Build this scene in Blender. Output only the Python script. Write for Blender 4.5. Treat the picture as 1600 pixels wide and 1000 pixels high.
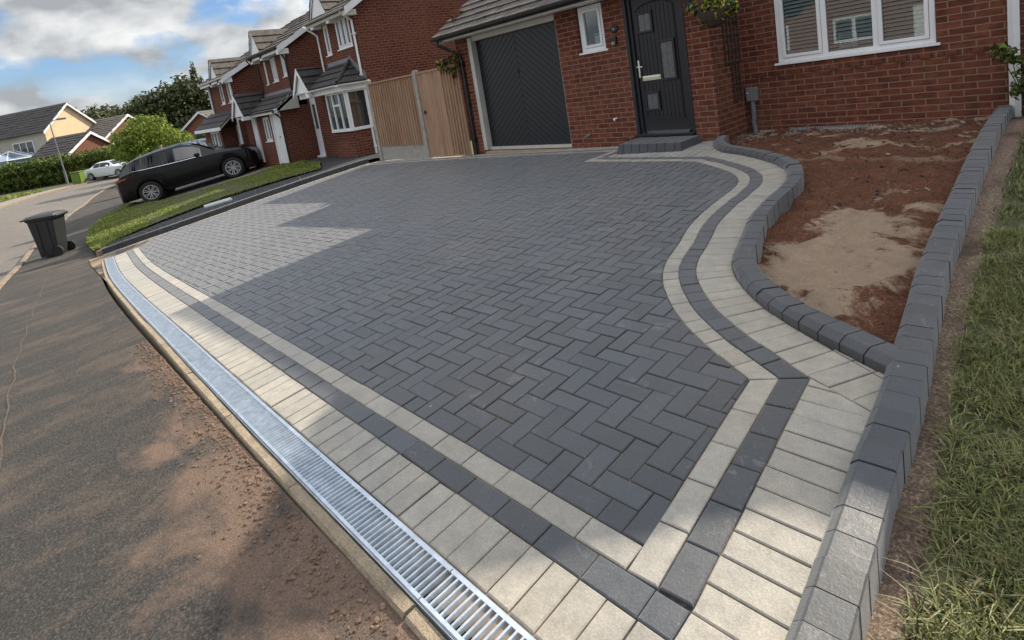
import bpy, math, random
import numpy as np
from mathutils import Vector, Matrix
R = math.radians
random.seed(7); rng = np.random.default_rng(11)
for o in list(bpy.data.objects): bpy.data.objects.remove(o)
scene = bpy.context.scene
C = bpy.context.collection

# ------------------------------------------------------------------ camera
cam_d = bpy.data.cameras.new("camera"); cam = bpy.data.objects.new("camera", cam_d); C.objects.link(cam)
rowr=(0.652495,0.740117,-0.16272); rowd=(0.00415,-0.218215,-0.975892); rowf=(-0.757782,0.636089,-0.145456)
cam.matrix_world = Matrix(((rowr[0],-rowd[0],-rowf[0],0.0),(rowr[1],-rowd[1],-rowf[1],0.0),(rowr[2],-rowd[2],-rowf[2],1.51353),(0,0,0,1)))
cam_d.sensor_width = 36.0; cam_d.lens = 864.01/1600*36.0
cam_d.shift_x = (800-747.76)/1600; cam_d.shift_y = -(500-260.3)/1600
cam_d.clip_start = 0.05; cam_d.clip_end = 3000
scene.camera = cam
scene.render.resolution_x = 1024; scene.render.resolution_y = 640

# ------------------------------------------------------------------ sky, sun, exposure
SUN_EL, SUN_AZ_X = math.atan(1/1.37), 0.0      # sun stands over the house, due +Y
world = bpy.data.worlds.new("World"); scene.world = world; world.use_nodes = True
wn = world.node_tree.nodes; wl = world.node_tree.links
for n in list(wn): wn.remove(n)
def wnode(t, **k):
    n = wn.new(t)
    for a, b in k.items(): setattr(n, a, b)
    return n
w_out = wnode('ShaderNodeOutputWorld'); w_bg = wnode('ShaderNodeBackground')
sky = wnode('ShaderNodeTexSky', sky_type='NISHITA', sun_disc=False, sun_elevation=SUN_EL, sun_rotation=0.0)
sky.altitude = 100; sky.dust_density = 0.4
w_bg.inputs['Strength'].default_value = 0.086
tc = wnode('ShaderNodeTexCoord'); sep = wnode('ShaderNodeSeparateXYZ'); wl.new(tc.outputs['Generated'], sep.inputs[0])
# cloud layer looked up by direction, flattened a little towards the horizon
dv = wnode('ShaderNodeVectorMath', operation='MULTIPLY'); dv.inputs[1].default_value = (1.0, 1.0, 1.9); wl.new(tc.outputs['Generated'], dv.inputs[0])
offs = wnode('ShaderNodeVectorMath', operation='ADD'); offs.inputs[1].default_value = (5.3, 1.7, 2.6); wl.new(dv.outputs[0], offs.inputs[0])
n1 = wnode('ShaderNodeTexNoise'); n1.inputs['Scale'].default_value = 3.0; n1.inputs['Detail'].default_value = 10; n1.inputs['Roughness'].default_value = 0.52; n1.inputs['Distortion'].default_value = 0.1
n2 = wnode('ShaderNodeTexNoise'); n2.inputs['Scale'].default_value = 6.5; n2.inputs['Detail'].default_value = 10; n2.inputs['Roughness'].default_value = 0.50; n2.inputs['Distortion'].default_value = 0.15
off2 = wnode('ShaderNodeVectorMath', operation='ADD'); off2.inputs[1].default_value = (0.0, 0.0, 0.05); wl.new(offs.outputs[0], off2.inputs[0])
n3 = wnode('ShaderNodeTexNoise'); n3.inputs['Scale'].default_value = 6.5; n3.inputs['Detail'].default_value = 10; n3.inputs['Roughness'].default_value = 0.50; n3.inputs['Distortion'].default_value = 0.15
wl.new(offs.outputs[0], n1.inputs['Vector']); wl.new(offs.outputs[0], n2.inputs['Vector']); wl.new(off2.outputs[0], n3.inputs['Vector'])
cov = wnode('ShaderNodeValToRGB'); cov.color_ramp.elements[0].position = 0.415; cov.color_ramp.elements[1].position = 0.475
wl.new(n1.outputs[0], cov.inputs[0])
# light from above: brighter where the cloud thins upwards
dif = wnode('ShaderNodeMath', operation='SUBTRACT'); wl.new(n2.outputs[0], dif.inputs[0]); wl.new(n3.outputs[0], dif.inputs[1])
dsc = wnode('ShaderNodeMath', operation='MULTIPLY_ADD'); dsc.inputs[1].default_value = 2.6; dsc.inputs[2].default_value = 0.42; wl.new(dif.outputs[0], dsc.inputs[0])
shade = wnode('ShaderNodeValToRGB'); shade.color_ramp.elements[0].position = 0.15; shade.color_ramp.elements[0].color = (3.3, 3.5, 3.75, 1)
shade.color_ramp.elements[1].position = 0.85; shade.color_ramp.elements[1].color = (7.4, 7.5, 7.5, 1)
wl.new(dsc.outputs[0], shade.inputs[0])
# overhead cloud, out of view, brightened to add fill light in the shade
up = wnode('ShaderNodeMapRange'); up.inputs['From Min'].default_value = 0.22; up.inputs['From Max'].default_value = 0.75; up.inputs['To Min'].default_value = 1.0; up.inputs['To Max'].default_value = 2.9
wl.new(sep.outputs['Z'], up.inputs['Value']); shm = wnode('ShaderNodeVectorMath', operation='SCALE'); wl.new(shade.outputs[0], shm.inputs[0]); wl.new(up.outputs[0], shm.inputs['Scale'])
hz = wnode('ShaderNodeMapRange'); hz.inputs['From Min'].default_value = 0.02; hz.inputs['From Max'].default_value = 0.13; hz.inputs['To Min'].default_value = 1.0; hz.inputs['To Max'].default_value = 0.0; wl.new(sep.outputs['Z'], hz.inputs['Value'])
cmx = wnode('ShaderNodeMath', operation='MAXIMUM'); wl.new(cov.outputs[0], cmx.inputs[0]); wl.new(hz.outputs[0], cmx.inputs[1])
tint = wnode('ShaderNodeVectorMath', operation='MULTIPLY'); tint.inputs[1].default_value = (0.74, 0.90, 1.12); wl.new(sky.outputs[0], tint.inputs[0])
mixc = wnode('ShaderNodeMixRGB'); wl.new(cmx.outputs[0], mixc.inputs[0]); wl.new(tint.outputs[0], mixc.inputs[1]); wl.new(shm.outputs[0], mixc.inputs[2])
wl.new(mixc.outputs[0], w_bg.inputs[0]); wl.new(w_bg.outputs[0], w_out.inputs[0])

sun_d = bpy.data.lights.new("sun", 'SUN'); sun_d.energy = 5.0; sun_d.angle = R(0.5); sun_d.color = (1.0, 0.90, 0.75)
sun = bpy.data.objects.new("sun", sun_d); C.objects.link(sun)
sd = Vector((SUN_AZ_X, math.cos(SUN_EL), math.sin(SUN_EL)))
sun.rotation_euler = sd.to_track_quat('Z', 'Y').to_euler(); sun.location = (0, 30, 30)
scene.view_settings.view_transform = 'Standard'; scene.view_settings.look = 'None'
scene.view_settings.exposure = 0.56; scene.view_settings.gamma = 1.0
scene.render.engine = 'CYCLES'

# ------------------------------------------------------------------ terrain height (fall of the ground)
TX, SY = 0.024603, 0.059231
def g(X, Y):
    z = TX*(max(X, -20.0)+1) + SY*(min(Y, 6.6)-1)
    f = min(max((7.3-Y)/6.3, 0.0), 1.0)
    u = min(max(-3-X, 0.0), 13.0)
    z -= (0.006*u*u if u < 3 else 0.054+0.036*(u-3))*f
    if Y < 0.6: z -= (SY-0.025)*(max(Y, -12)-0.6)
    w = min(max((-24-X)/10, 0.0), 1.0); w = w*w*(3-2*w)
    return z*(1-w)-1.05*w

# ------------------------------------------------------------------ object helpers
def tag(o, label=None, cat=None, group=None, kind=None):
    if label: o['label'] = label
    if cat: o['category'] = cat
    if group: o['group'] = group
    if kind: o['kind'] = kind
    return o
def thing(name, loc, label, cat, group=None, rot=0.0):
    o = bpy.data.objects.new(name, None); C.objects.link(o); o.empty_display_size = 0.2
    o.location = loc; o.rotation_euler = (0, 0, rot)
    return tag(o, label, cat, group)
def copy_tree(o, parent=None):
    c = o.copy(); C.objects.link(c)
    if parent: c.parent = parent
    for ch in list(o.children): copy_tree(ch, c)
    return c
def root_of(o):
    while o.parent: o = o.parent
    return o

class MB:
    """collects faces; one mesh object per build()"""
    def __init__(s): s.v = []; s.f = []; s.m = []; s.mat = 0
    def face(s, pts):
        b = len(s.v); s.v.extend([tuple(p) for p in pts]); s.f.append(tuple(range(b, b+len(pts)))); s.m.append(s.mat)
    def box(s, x0, x1, y0, y1, z0, z1, M=None):
        if x0 > x1: x0, x1 = x1, x0
        if y0 > y1: y0, y1 = y1, y0
        if z0 > z1: z0, z1 = z1, z0
        p = [(x0,y0,z0),(x1,y0,z0),(x1,y1,z0),(x0,y1,z0),(x0,y0,z1),(x1,y0,z1),(x1,y1,z1),(x0,y1,z1)]
        if M is not None: p = [tuple(M @ Vector(q)) for q in p]
        b = len(s.v); s.v.extend(p)
        for f in ((0,3,2,1),(4,5,6,7),(0,1,5,4),(1,2,6,5),(2,3,7,6),(3,0,4,7)):
            s.f.append(tuple(b+i for i in f)); s.m.append(s.mat)
    def hexa(s, lo, hi):      # lo, hi: 4 points each, ccw from above
        b = len(s.v); s.v.extend([tuple(p) for p in lo]+[tuple(p) for p in hi])
        for f in ((0,3,2,1),(4,5,6,7),(0,1,5,4),(1,2,6,5),(2,3,7,6),(3,0,4,7)):
            s.f.append(tuple(b+i for i in f)); s.m.append(s.mat)
    def prism(s, poly, z0, z1, cap0=True):
        n = len(poly); b = len(s.v)
        s.v.extend([(p[0],p[1],z0) for p in poly]+[(p[0],p[1],z1) for p in poly])
        s.f.append(tuple(b+n+i for i in range(n))); s.m.append(s.mat)
        if cap0: s.f.append(tuple(b+i for i in reversed(range(n)))); s.m.append(s.mat)
        for i in range(n):
            j = (i+1) % n; s.f.append((b+i, b+j, b+n+j, b+n+i)); s.m.append(s.mat)
    def tube(s, path, r, n=10, r1=None, cap=True):
        path = [Vector(p) for p in path]; rings = []
        for i, p in enumerate(path):
            if i == 0: t = path[1]-p
            elif i == len(path)-1: t = p-path[i-1]
            else: t = (path[i+1]-p).normalized()+(p-path[i-1]).normalized()
            t.normalize(); a = Vector((0,0,1)) if abs(t.z) < .9 else Vector((1,0,0))
            u = t.cross(a).normalized(); w = t.cross(u)
            rr = r if r1 is None else r+(r1-r)*i/(len(path)-1)
            b = len(s.v); rings.append(b)
            for k in range(n):
                an = 2*math.pi*k/n; q = p+u*(rr*math.cos(an))+w*(rr*math.sin(an)); s.v.append(tuple(q))
        for a, b in zip(rings, rings[1:]):
            for k in range(n):
                j = (k+1) % n; s.f.append((a+k, b+k, b+j, a+j)); s.m.append(s.mat)
        if cap:
            s.f.append(tuple(rings[0]+k for k in range(n))); s.m.append(s.mat)
            s.f.append(tuple(rings[-1]+k for k in reversed(range(n)))); s.m.append(s.mat)
    def lathe(s, prof, c=(0,0,0), n=24, axis='z'):
        b = len(s.v)
        for r, h in prof:
            for k in range(n):
                an = 2*math.pi*k/n
                if axis == 'z': s.v.append((c[0]+r*math.cos(an), c[1]+r*math.sin(an), c[2]+h))
                else: s.v.append((c[0]+r*math.cos(an), c[1]+h, c[2]+r*math.sin(an)))
        for i in range(len(prof)-1):
            for k in range(n):
                j = (k+1) % n
                f = (b+i*n+k, b+i*n+j, b+(i+1)*n+j, b+(i+1)*n+k)
                s.f.append(f if axis == 'z' else f[::-1]); s.m.append(s.mat)
    def build(s, name, mats, parent=None, smooth=False, bevel=0.0, world=True, uv=True, sharp=None):
        me = bpy.data.meshes.new(name)
        off = Vector((0,0,0))
        if parent is not None and world:
            r = root_of(parent); off = r.location.copy()
            assert abs(r.rotation_euler.z) < 1e-6 or not world, name
        vs = [(v[0]-off.x, v[1]-off.y, v[2]-off.z) for v in s.v] if off.length else s.v
        me.from_pydata(vs, [], s.f)
        if not isinstance(mats, (list, tuple)): mats = [mats]
        for m in mats: me.materials.append(m)
        if len(mats) > 1: me.polygons.foreach_set('material_index', s.m)
        me.update()
        o = bpy.data.objects.new(name, me); C.objects.link(o)
        if parent is not None: o.parent = parent
        if smooth:
            me.polygons.foreach_set('use_smooth', [True]*len(me.polygons))
            try: me.set_sharp_from_angle(angle=R(sharp if sharp else 35))
            except Exception: pass
        if uv: boxuv(me, off)
        if bevel > 0:
            bm_ = o.modifiers.new('bevel', 'BEVEL'); bm_.width = bevel; bm_.segments = 2; bm_.limit_method = 'ANGLE'; bm_.angle_limit = R(40)
        return o
def boxuv(me, off=Vector((0,0,0))):
    uvl = me.uv_layers.new(name='uv'); n = len(me.loops)
    co = np.zeros(len(me.vertices)*3, dtype=np.float32); me.vertices.foreach_get('co', co); co = co.reshape(-1,3)+np.array(off, dtype=np.float32)
    li = np.zeros(n, dtype=np.int32); me.loops.foreach_get('vertex_index', li)
    pn = np.zeros(len(me.polygons)*3, dtype=np.float32); me.polygons.foreach_get('normal', pn); pn = pn.reshape(-1,3)
    ls = np.zeros(len(me.polygons), dtype=np.int32); lt = ls.copy()
    me.polygons.foreach_get('loop_start', ls); me.polygons.foreach_get('loop_total', lt)
    nn = np.repeat(np.abs(pn), lt, axis=0); p = co[li]
    uv = np.empty((n,2), dtype=np.float32)
    ax = np.argmax(nn*np.array([1,1,1.0]), axis=1)
    uv[:,0] = np.where(ax == 0, p[:,1]+0.1125, p[:,0]); uv[:,1] = np.where(ax == 2, p[:,1], p[:,2])
    uvl.data.foreach_set('uv', uv.ravel())
def quads_mesh(name, P, mat, parent=None, smooth=False):   # P: (N,4,3) or (N,3,3)
    N, k = P.shape[0], P.shape[1]
    me = bpy.data.meshes.new(name); off = np.array(root_of(parent).location) if parent is not None else np.zeros(3)
    me.vertices.add(N*k); me.vertices.foreach_set('co', (P.reshape(-1,3)-off).astype(np.float32).ravel())
    me.loops.add(N*k); me.loops.foreach_set('vertex_index', np.arange(N*k, dtype=np.int32))
    me.polygons.add(N); me.polygons.foreach_set('loop_start', np.arange(0, N*k, k, dtype=np.int32))
    try: me.polygons.foreach_set('loop_total', np.full(N, k, dtype=np.int32))
    except Exception: pass
    me.update(calc_edges=True); me.validate(); me.materials.append(mat)
    o = bpy.data.objects.new(name, me); C.objects.link(o)
    if parent is not None: o.parent = parent
    return o

# ------------------------------------------------------------------ materials
def new_mat(name):
    m = bpy.data.materials.new(name); m.use_nodes = True
    nt = m.node_tree; b = nt.nodes['Principled BSDF']; return m, nt, b
class G:
    def __init__(s, nt): s.nt = nt
    def n(s, t, ins=None, **k):
        x = s.nt.nodes.new(t)
        for a, b in k.items(): setattr(x, a, b)
        if ins:
            for a, b in ins.items(): s.set(x.inputs[a], b)
        return x
    def set(s, sock, v):
        if isinstance(v, bpy.types.NodeSocket): s.nt.links.new(v, sock)
        elif isinstance(v, bpy.types.Node): s.nt.links.new(v.outputs[0], sock)
        else:
            if hasattr(sock.default_value, '__len__') and not hasattr(v, '__len__'): v = (v, v, v, 1)[:len(sock.default_value)]
            if hasattr(v, '__len__') and len(v) == 3 and len(sock.default_value) == 4: v = (*v, 1)
            sock.default_value = v
    def noise(s, vec, scale, detail=4, rough=.55, dist=0.0):
        return s.n('ShaderNodeTexNoise', {'Vector': vec, 'Scale': scale, 'Detail': detail, 'Roughness': rough, 'Distortion': dist})
    def ramp(s, fac, stops):
        r = s.n('ShaderNodeValToRGB', {'Fac': fac}); e = r.color_ramp.elements
        while len(e) < len(stops): e.new(0.5)
        for i, (p, c) in enumerate(stops):
            e[i].position = p; e[i].color = (c, c, c, 1) if not hasattr(c, '__len__') else (*c[:3], 1)
        return r
    def mix(s, fac, a, b, t='MIX'):
        x = s.n('ShaderNodeMixRGB', blend_type=t); s.set(x.inputs[0], fac); s.set(x.inputs[1], a); s.set(x.inputs[2], b); return x
    def math(s, op, a, b=0.0, clamp=False):
        x = s.n('ShaderNodeMath', operation=op, use_clamp=clamp); s.set(x.inputs[0], a); s.set(x.inputs[1], b); return x
    def bump(s, h, st=.3, dist=.01, nrm=None):
        x = s.n('ShaderNodeBump', {'Height': h, 'Strength': st, 'Distance': dist})
        if nrm: s.set(x.inputs['Normal'], nrm)
        return x
    def obj(s): return s.n('ShaderNodeTexCoord').outputs['Object']
    def uv(s): return s.n('ShaderNodeTexCoord').outputs['UV']
    def pos(s): return s.n('ShaderNodeNewGeometry').outputs['Position']
    def isl(s): return s.n('ShaderNodeNewGeometry').outputs['Random Per Island']
    def scalev(s, v, sc):
        x = s.n('ShaderNodeVectorMath', operation='MULTIPLY'); s.set(x.inputs[0], v); x.inputs[1].default_value = sc; return x.outputs[0]

def simple(name, col, rough=.5, metal=0.0, var=0.0, scale=8.0, bump=0.0, spec=.5, coat=0.0, bscale=None):
    m, nt, b = new_mat(name); k = G(nt)
    b.inputs['Roughness'].default_value = rough; b.inputs['Metallic'].default_value = metal
    b.inputs['Specular IOR Level'].default_value = spec; b.inputs['Coat Weight'].default_value = coat; b.inputs['Coat Roughness'].default_value = .05
    if var > 0:
        nz = k.noise(k.pos(), scale, 6, .6)
        k.set(b.inputs['Base Color'], k.ramp(nz, [(.3, [c*(1-var) for c in col]), (.7, [min(c*(1+var), .95) for c in col])]))
    else: k.set(b.inputs['Base Color'], col)
    if bump > 0:
        k.set(b.inputs['Normal'], k.bump(k.noise(k.pos(), bscale or scale*6, 5, .6), bump, .005))
    return m

def brick_mat(name, c1, c2, mortar, seed=0.0):
    m, nt, b = new_mat(name); k = G(nt); uv = k.uv()
    v2 = k.n('ShaderNodeVectorMath', operation='ADD'); k.set(v2.inputs[0], uv); v2.inputs[1].default_value = (seed, 0.006, 0)
    wob = k.noise(uv, 9.0, 3); wv = k.n('ShaderNodeVectorMath', operation='SCALE'); k.set(wv.inputs[0], wob.outputs['Color']); wv.inputs['Scale'].default_value = .006
    v3 = k.n('ShaderNodeVectorMath', operation='ADD'); k.set(v3.inputs[0], v2.outputs[0]); k.set(v3.inputs[1], wv.outputs[0])
    br = k.n('ShaderNodeTexBrick', {'Vector': v3.outputs[0], 'Scale': 1.0, 'Mortar Size': .0066, 'Mortar Smooth': .25, 'Bias': -.1, 'Brick Width': .225, 'Row Height': .075}, offset=.5, squash=1.0)
    k.set(br.inputs['Color1'], c1); k.set(br.inputs['Color2'], c2); k.set(br.inputs['Mortar'], mortar)
    # darker fire-flashed patches across bricks, stretched across the course
    nz = k.noise(k.scalev(uv, (5, 9, 1)), 1.6, 5, .6); nf = k.noise(uv, 70, 4, .7); nb = k.noise(uv, .7, 3, .5)
    c = k.mix(k.ramp(nz, [(.40, 0.0), (.62, .66)]), br.outputs['Color'], [x*.33 for x in c2], 'MIX')
    c = k.mix(br.outputs['Fac'], c, mortar)
    c = k.mix(.30, c, k.ramp(nf, [(.3, .45), (.7, 1.0)]), 'MULTIPLY')
    c = k.mix(k.ramp(nb, [(.35, 0.0), (.75, .22)]), c, (.20, .105, .07))
    k.set(b.inputs['Base Color'], c); b.inputs['Roughness'].default_value = .88; b.inputs['Specular IOR Level'].default_value = .25
    h = k.math('SUBTRACT', k.math('MULTIPLY', nf, .25), br.outputs['Fac'])
    k.set(b.inputs['Normal'], k.bump(h, .8, .008)); return m

def paver_mat(name, base, var, speck, scr, grain=.72):
    m, nt, b = new_mat(name); k = G(nt); p = k.pos(); r = k.isl()
    lo = [c*(1-var) for c in base]; hi = [c*(1+var) for c in base]
    c = k.ramp(r, [(0, lo), (1, hi)])
    big = k.noise(p, 1.1, 4, .6); c = k.mix(k.ramp(big, [(.40, 0.0), (.70, .40)]), c, [min(base[0]*1.5+.02, 1), base[1]*1.35+.01, base[2]*1.1])
    cl = k.noise(p, 14, 5, .7); c = k.mix(.5, c, k.ramp(cl, [(.3, .62), (.7, 1.35)]), 'MULTIPLY')
    fi = k.noise(p, 170, 4, .8); c = k.mix(grain, c, k.ramp(fi, [(.32, .45), (.5, 1.0), (.66, 1.8)]), 'MULTIPLY'); wh = k.ramp(k.noise(p, 115, 2, .5), [(.70, 0.0), (.75, speck*.35)]); c = k.mix(wh, c, (.40,.39,.36))
    # scuffs, smears of dried slurry and cement spots
    rv = k.n('ShaderNodeVectorMath', operation='ADD'); k.set(rv.inputs[0], p)
    sc = k.noise(k.scalev(p, (1, 1, 1)), 8.0, 8, .74, 1.6)
    mask = k.ramp(sc, [(.585, 0.0), (.605, scr), (.63, scr*.3), (.7, 0.0)])
    gate = k.ramp(k.noise(p, 2.1, 3, .5), [(.45, 0.0), (.6, 1.0)])
    c = k.mix(k.math('MULTIPLY', mask, gate), c, (.42, .41, .38))
    vo = k.n('ShaderNodeTexVoronoi', {'Vector': p, 'Scale': 9.0}, feature='F1'); rim = k.ramp(vo.outputs['Distance'], [(.035, speck), (.06, 0.0)])
    pick = k.ramp(vo.outputs['Color'], [(.80, 0.0), (.82, 1.0)])
    c = k.mix(k.math('MULTIPLY', rim, pick), c, (.45, .42, .36))
    k.set(b.inputs['Base Color'], c)
    k.set(b.inputs['Roughness'], k.ramp(cl, [(.3, .38), (.7, .56)])); b.inputs['Specular IOR Level'].default_value = .5
    h = k.math('ADD', k.math('MULTIPLY', fi, .5), k.math('MULTIPLY', k.noise(p, 60, 4, .6), .6))
    k.set(b.inputs['Normal'], k.bump(h, .4, .005)); b.inputs['Sheen Weight'].default_value = .30; b.inputs['Sheen Roughness'].default_value = .5; return m

def glass_mat(name, tint=(.75,.8,.8), boost=1.0, clear=.9):
    m, nt, b = new_mat(name); k = G(nt); nt.nodes.remove(b); out = nt.nodes['Material Output']
    tr = k.n('ShaderNodeBsdfTransparent', {'Color': [t*clear for t in tint]}); gl = k.n('ShaderNodeBsdfGlossy', {'Color': (.95,.97,1.0), 'Roughness': .015})
    fr = k.n('ShaderNodeFresnel', {'IOR': 1.52}); f = k.math('MULTIPLY', fr, 2.0*boost, True); f2 = k.math('ADD', f, .03*boost, True)
    mx = k.n('ShaderNodeMixShader'); k.set(mx.inputs[0], f2); k.set(mx.inputs[1], tr); k.set(mx.inputs[2], gl); k.set(out.inputs[0], mx.outputs[0]); return m

MAT = {}
def M_(n): return MAT[n]
MAT['brick'] = brick_mat('brick_red', (.215,.064,.034), (.12,.031,.019), (.26,.17,.12))
MAT['brick_n'] = brick_mat('brick_neighbour', (.18,.047,.027), (.11,.026,.016), (.235,.14,.105), .07)
MAT['brick_far'] = brick_mat('brick_far', (.25,.09,.06), (.20,.07,.05), (.3,.22,.17), .02)
MAT['pav_dark'] = paver_mat('paver_charcoal', (.033,.037,.044), .30, .8, .24)
MAT['pav_light'] = paver_mat('paver_natural', (.232,.215,.185), .12, .15, .08, .40)
MAT['kerb_dark'] = paver_mat('kerb_charcoal', (.022,.026,.033), .28, .5, .20)
MAT['upvc'] = simple('upvc_white', (.72,.73,.74), .3, 0, .06, 3)
MAT['upvc_trim'] = simple('fascia_cream', (.46,.44,.40), .45, 0, .12, 4)
MAT['anth'] = simple('anthracite_paint', (.011,.013,.018), .38, 0, .12, 14, .05)
MAT['blackplastic'] = simple('black_plastic', (.011,.012,.014), .35)
MAT['greyplastic'] = simple('grey_plastic', (.16,.165,.18), .5, 0, .1)
MAT['darkwood'] = simple('trellis_wood', (.05,.035,.026), .8, 0, .3, 30)
MAT['steel'] = simple('galvanised_steel', (.60,.65,.70), .38, .85, .18, 22, .06)
MAT['chrome'] = simple('chrome', (.7,.7,.7), .15, 1.0)
MAT['glass'] = glass_mat('window_glass', boost=.55, clear=1.1)
MAT['glass_dark'] = simple('far_glass', (.025,.03,.035), .06, 0, 0, spec=.9)
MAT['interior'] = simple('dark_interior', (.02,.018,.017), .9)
MAT['blind'] = simple('blind_slat', (.8,.79,.76), .5)
MAT['black'] = simple('joint_black', (.012,.012,.013), .9)
MAT['tile'] = simple('roof_tile', (.085,.072,.062), .85, 0, .35, 6, .5, bscale=90)
MAT['tile_dark'] = simple('roof_tile_dark', (.032,.027,.026), .8, 0, .35, 6, .5, bscale=90)
MAT['render'] = simple('cream_render', (.62,.49,.31), .9, 0, .08, 1.5, .2)
MAT['render_shaded'] = simple('cream_render_shaded', (.42,.38,.33), .9, 0, .08, 1.5, .2)  # cream render greyed to paint the shade on walls turned from the sun
MAT['lead'] = simple('lead_flashing', (.16,.165,.18), .55, .3, .2, 9)
MAT['conc'] = simple('concrete_post', (.30,.285,.25), .9, 0, .2, 9, .5)
MAT['rubber'] = simple('rubber', (.012,.012,.012), .8)
MAT['paper'] = simple('paper', (.72,.72,.70), .8)
MAT['terracotta'] = simple('brown_post', (.2,.13,.09), .8)

def tarmac_mat(name, base, dirt, dirt_amt, stretch=(1,1,1), grit=.5, patch=(.50,.62)):
    m, nt, b = new_mat(name); k = G(nt); p = k.pos()
    fi = k.noise(p, 95, 4, .8); fi2 = k.noise(p, 260, 3, .8)
    c = k.ramp(fi, [(.34, [x*.35 for x in base]), (.52, base), (.68, [min(x*2.8, .6) for x in base])])
    c = k.mix(grit, c, k.ramp(fi2, [(.35, .5), (.7, 1.5)]), 'MULTIPLY')
    st = k.noise(k.scalev(p, stretch), 1.5, 8, .66, .6)
    st = k.math('ADD', st, k.math('MULTIPLY', k.math('SUBTRACT', k.noise(p, 22, 5, .75), .5), .30))
    mask = k.ramp(st, [(patch[0], 0.0), (patch[1], dirt_amt)])
    dc = k.ramp(fi, [(.25, [x*.55 for x in dirt]), (.7, [x*1.25 for x in dirt])])
    c = k.mix(mask, c, dc); k.set(b.inputs['Base Color'], c)
    b.inputs['Roughness'].default_value = .85; b.inputs['Specular IOR Level'].default_value = .3
    k.set(b.inputs['Normal'], k.bump(k.math('ADD', fi, k.math('MULTIPLY', fi2, .5)), .75, .012)); return m, nt, b, k
# pavement: dark tarmac dusted with brown soil, thickest by the edging and in washes running away from it
def pavement_mat():
    m, nt, b, k = tarmac_mat('pavement_tarmac', (.047,.043,.039), (.165,.122,.09), .46, (2.0, .8, 1), .7, (.47, .66))
    p = k.pos(); sx = k.n('ShaderNodeSeparateXYZ', {0: p})
    base = b.inputs['Base Color'].links[0].from_socket
    # a spread of loose soil near x -3..0
    d = k.n('ShaderNodeMapRange', {'Value': sx.outputs['Y'], 'From Min': -.1, 'From Max': .62, 'To Min': 0.0, 'To Max': 1.0})
    e = k.n('ShaderNodeMapRange', {'Value': sx.outputs['X'], 'From Min': -7.5, 'From Max': -1.6, 'To Min': -.35, 'To Max': 1.0})
    nz = k.noise(k.scalev(p, (1, 1.3, 1)), 1.8, 7, .62, .4); s = k.math('ADD', k.math('MULTIPLY', d, .24), k.math('MULTIPLY', e, .24))
    f = k.ramp(k.math('ADD', s, k.math('MULTIPLY', nz, .9)), [(.74, 0.0), (.86, .93)])
    fi = k.noise(p, 120, 4, .75); soil = k.ramp(fi, [(.25, (.080,.050,.036)), (.55, (.175,.118,.086)), (.8, (.32,.23,.17))])
    k.set(b.inputs['Base Color'], k.mix(f, base, soil)); return m
MAT['pavement'] = pavement_mat()
MAT['road'] = tarmac_mat('road_tarmac', (.135,.122,.108), (.20,.17,.14), .5, (.3, .5, 1), .35)[0]
MAT['tarmac_new'] = tarmac_mat('drive_tarmac', (.034,.035,.039), (.06,.055,.05), .3, (1,1,1), .5)[0]
MAT['path'] = tarmac_mat('path_concrete', (.22,.19,.165), (.17,.13,.10), .4, (1,1,1), .2)[0]
MAT['ground'] = tarmac_mat('ground_earth', (.10,.105,.05), (.07,.10,.035), .7, (.2,.2,1), .3)[0]
MAT['strip'] = tarmac_mat('mortar_haunch', (.20,.145,.108), (.095,.06,.043), .7, (2,1,1), .2, (.50, .62))[0]

def soil_mat():
    m, nt, b = new_mat('soil_and_sand'); k = G(nt); p = k.pos(); sx = k.n('ShaderNodeSeparateXYZ', {0: p})
    fi = k.noise(p, 75, 6, .75); mid = k.noise(p, 9, 7, .7, .4)
    red = k.ramp(fi, [(.28, (.055,.023,.014)), (.5, (.19,.083,.050)), (.78, (.34,.20,.135))])
    red = k.mix(.6, red, k.ramp(mid, [(.3, .45), (.65, 1.25)]), 'MULTIPLY')
    sand = k.ramp(fi, [(.25, (.40,.29,.20)), (.7, (.54,.41,.30))]); sand = k.mix(.35, sand, k.ramp(mid, [(.3, .6), (.65, 1.15)]), 'MULTIPLY')
    cx = k.math('DIVIDE', k.math('ADD', sx.outputs['X'], 1.15), .42); cy = k.math('DIVIDE', k.math('SUBTRACT', sx.outputs['Y'], 3.75), 1.0)
    r = k.math('SQRT', k.math('ADD', k.math('MULTIPLY', cx, cx), k.math('MULTIPLY', cy, cy)))
    wob = k.noise(p, 2.2, 7, .66, .8)
    s = k.math('ADD', k.math('ADD', k.math('MULTIPLY', r, -.5), k.math('MULTIPLY', wob, 1.9)), k.math('MULTIPLY', k.math('SUBTRACT', mid, .5), .45))
    top = k.math('MULTIPLY', k.ramp(k.noise(k.scalev(p, (1, 2.4, 1)), 1.7, 6, .6), [(.52, 0.0), (.58, 1.0)]), k.ramp(k.n('ShaderNodeMapRange', {'Value': sx.outputs['Y'], 'From Min': 5.7, 'From Max': 6.6}), [(0, 0.0), (1, .9)]))
    f = k.math('MAXIMUM', k.ramp(s, [(.46, 0.0), (.60, .92)]), top)
    c = k.mix(f, red, sand)
    grit = k.ramp(k.noise(p, 330, 2, .6), [(.68, 0.0), (.72, .6)])
    c = k.mix(k.math('MULTIPLY', grit, k.math('SUBTRACT', 1.0, f)), c, (.34,.24,.18))
    k.set(b.inputs['Base Color'], c); b.inputs['Roughness'].default_value = .95; b.inputs['Specular IOR Level'].default_value = .1
    k.set(b.inputs['Normal'], k.bump(k.math('ADD', k.math('MULTIPLY', mid, 3.0), fi), 1.0, .03)); return m
MAT['soil'] = soil_mat()

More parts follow.
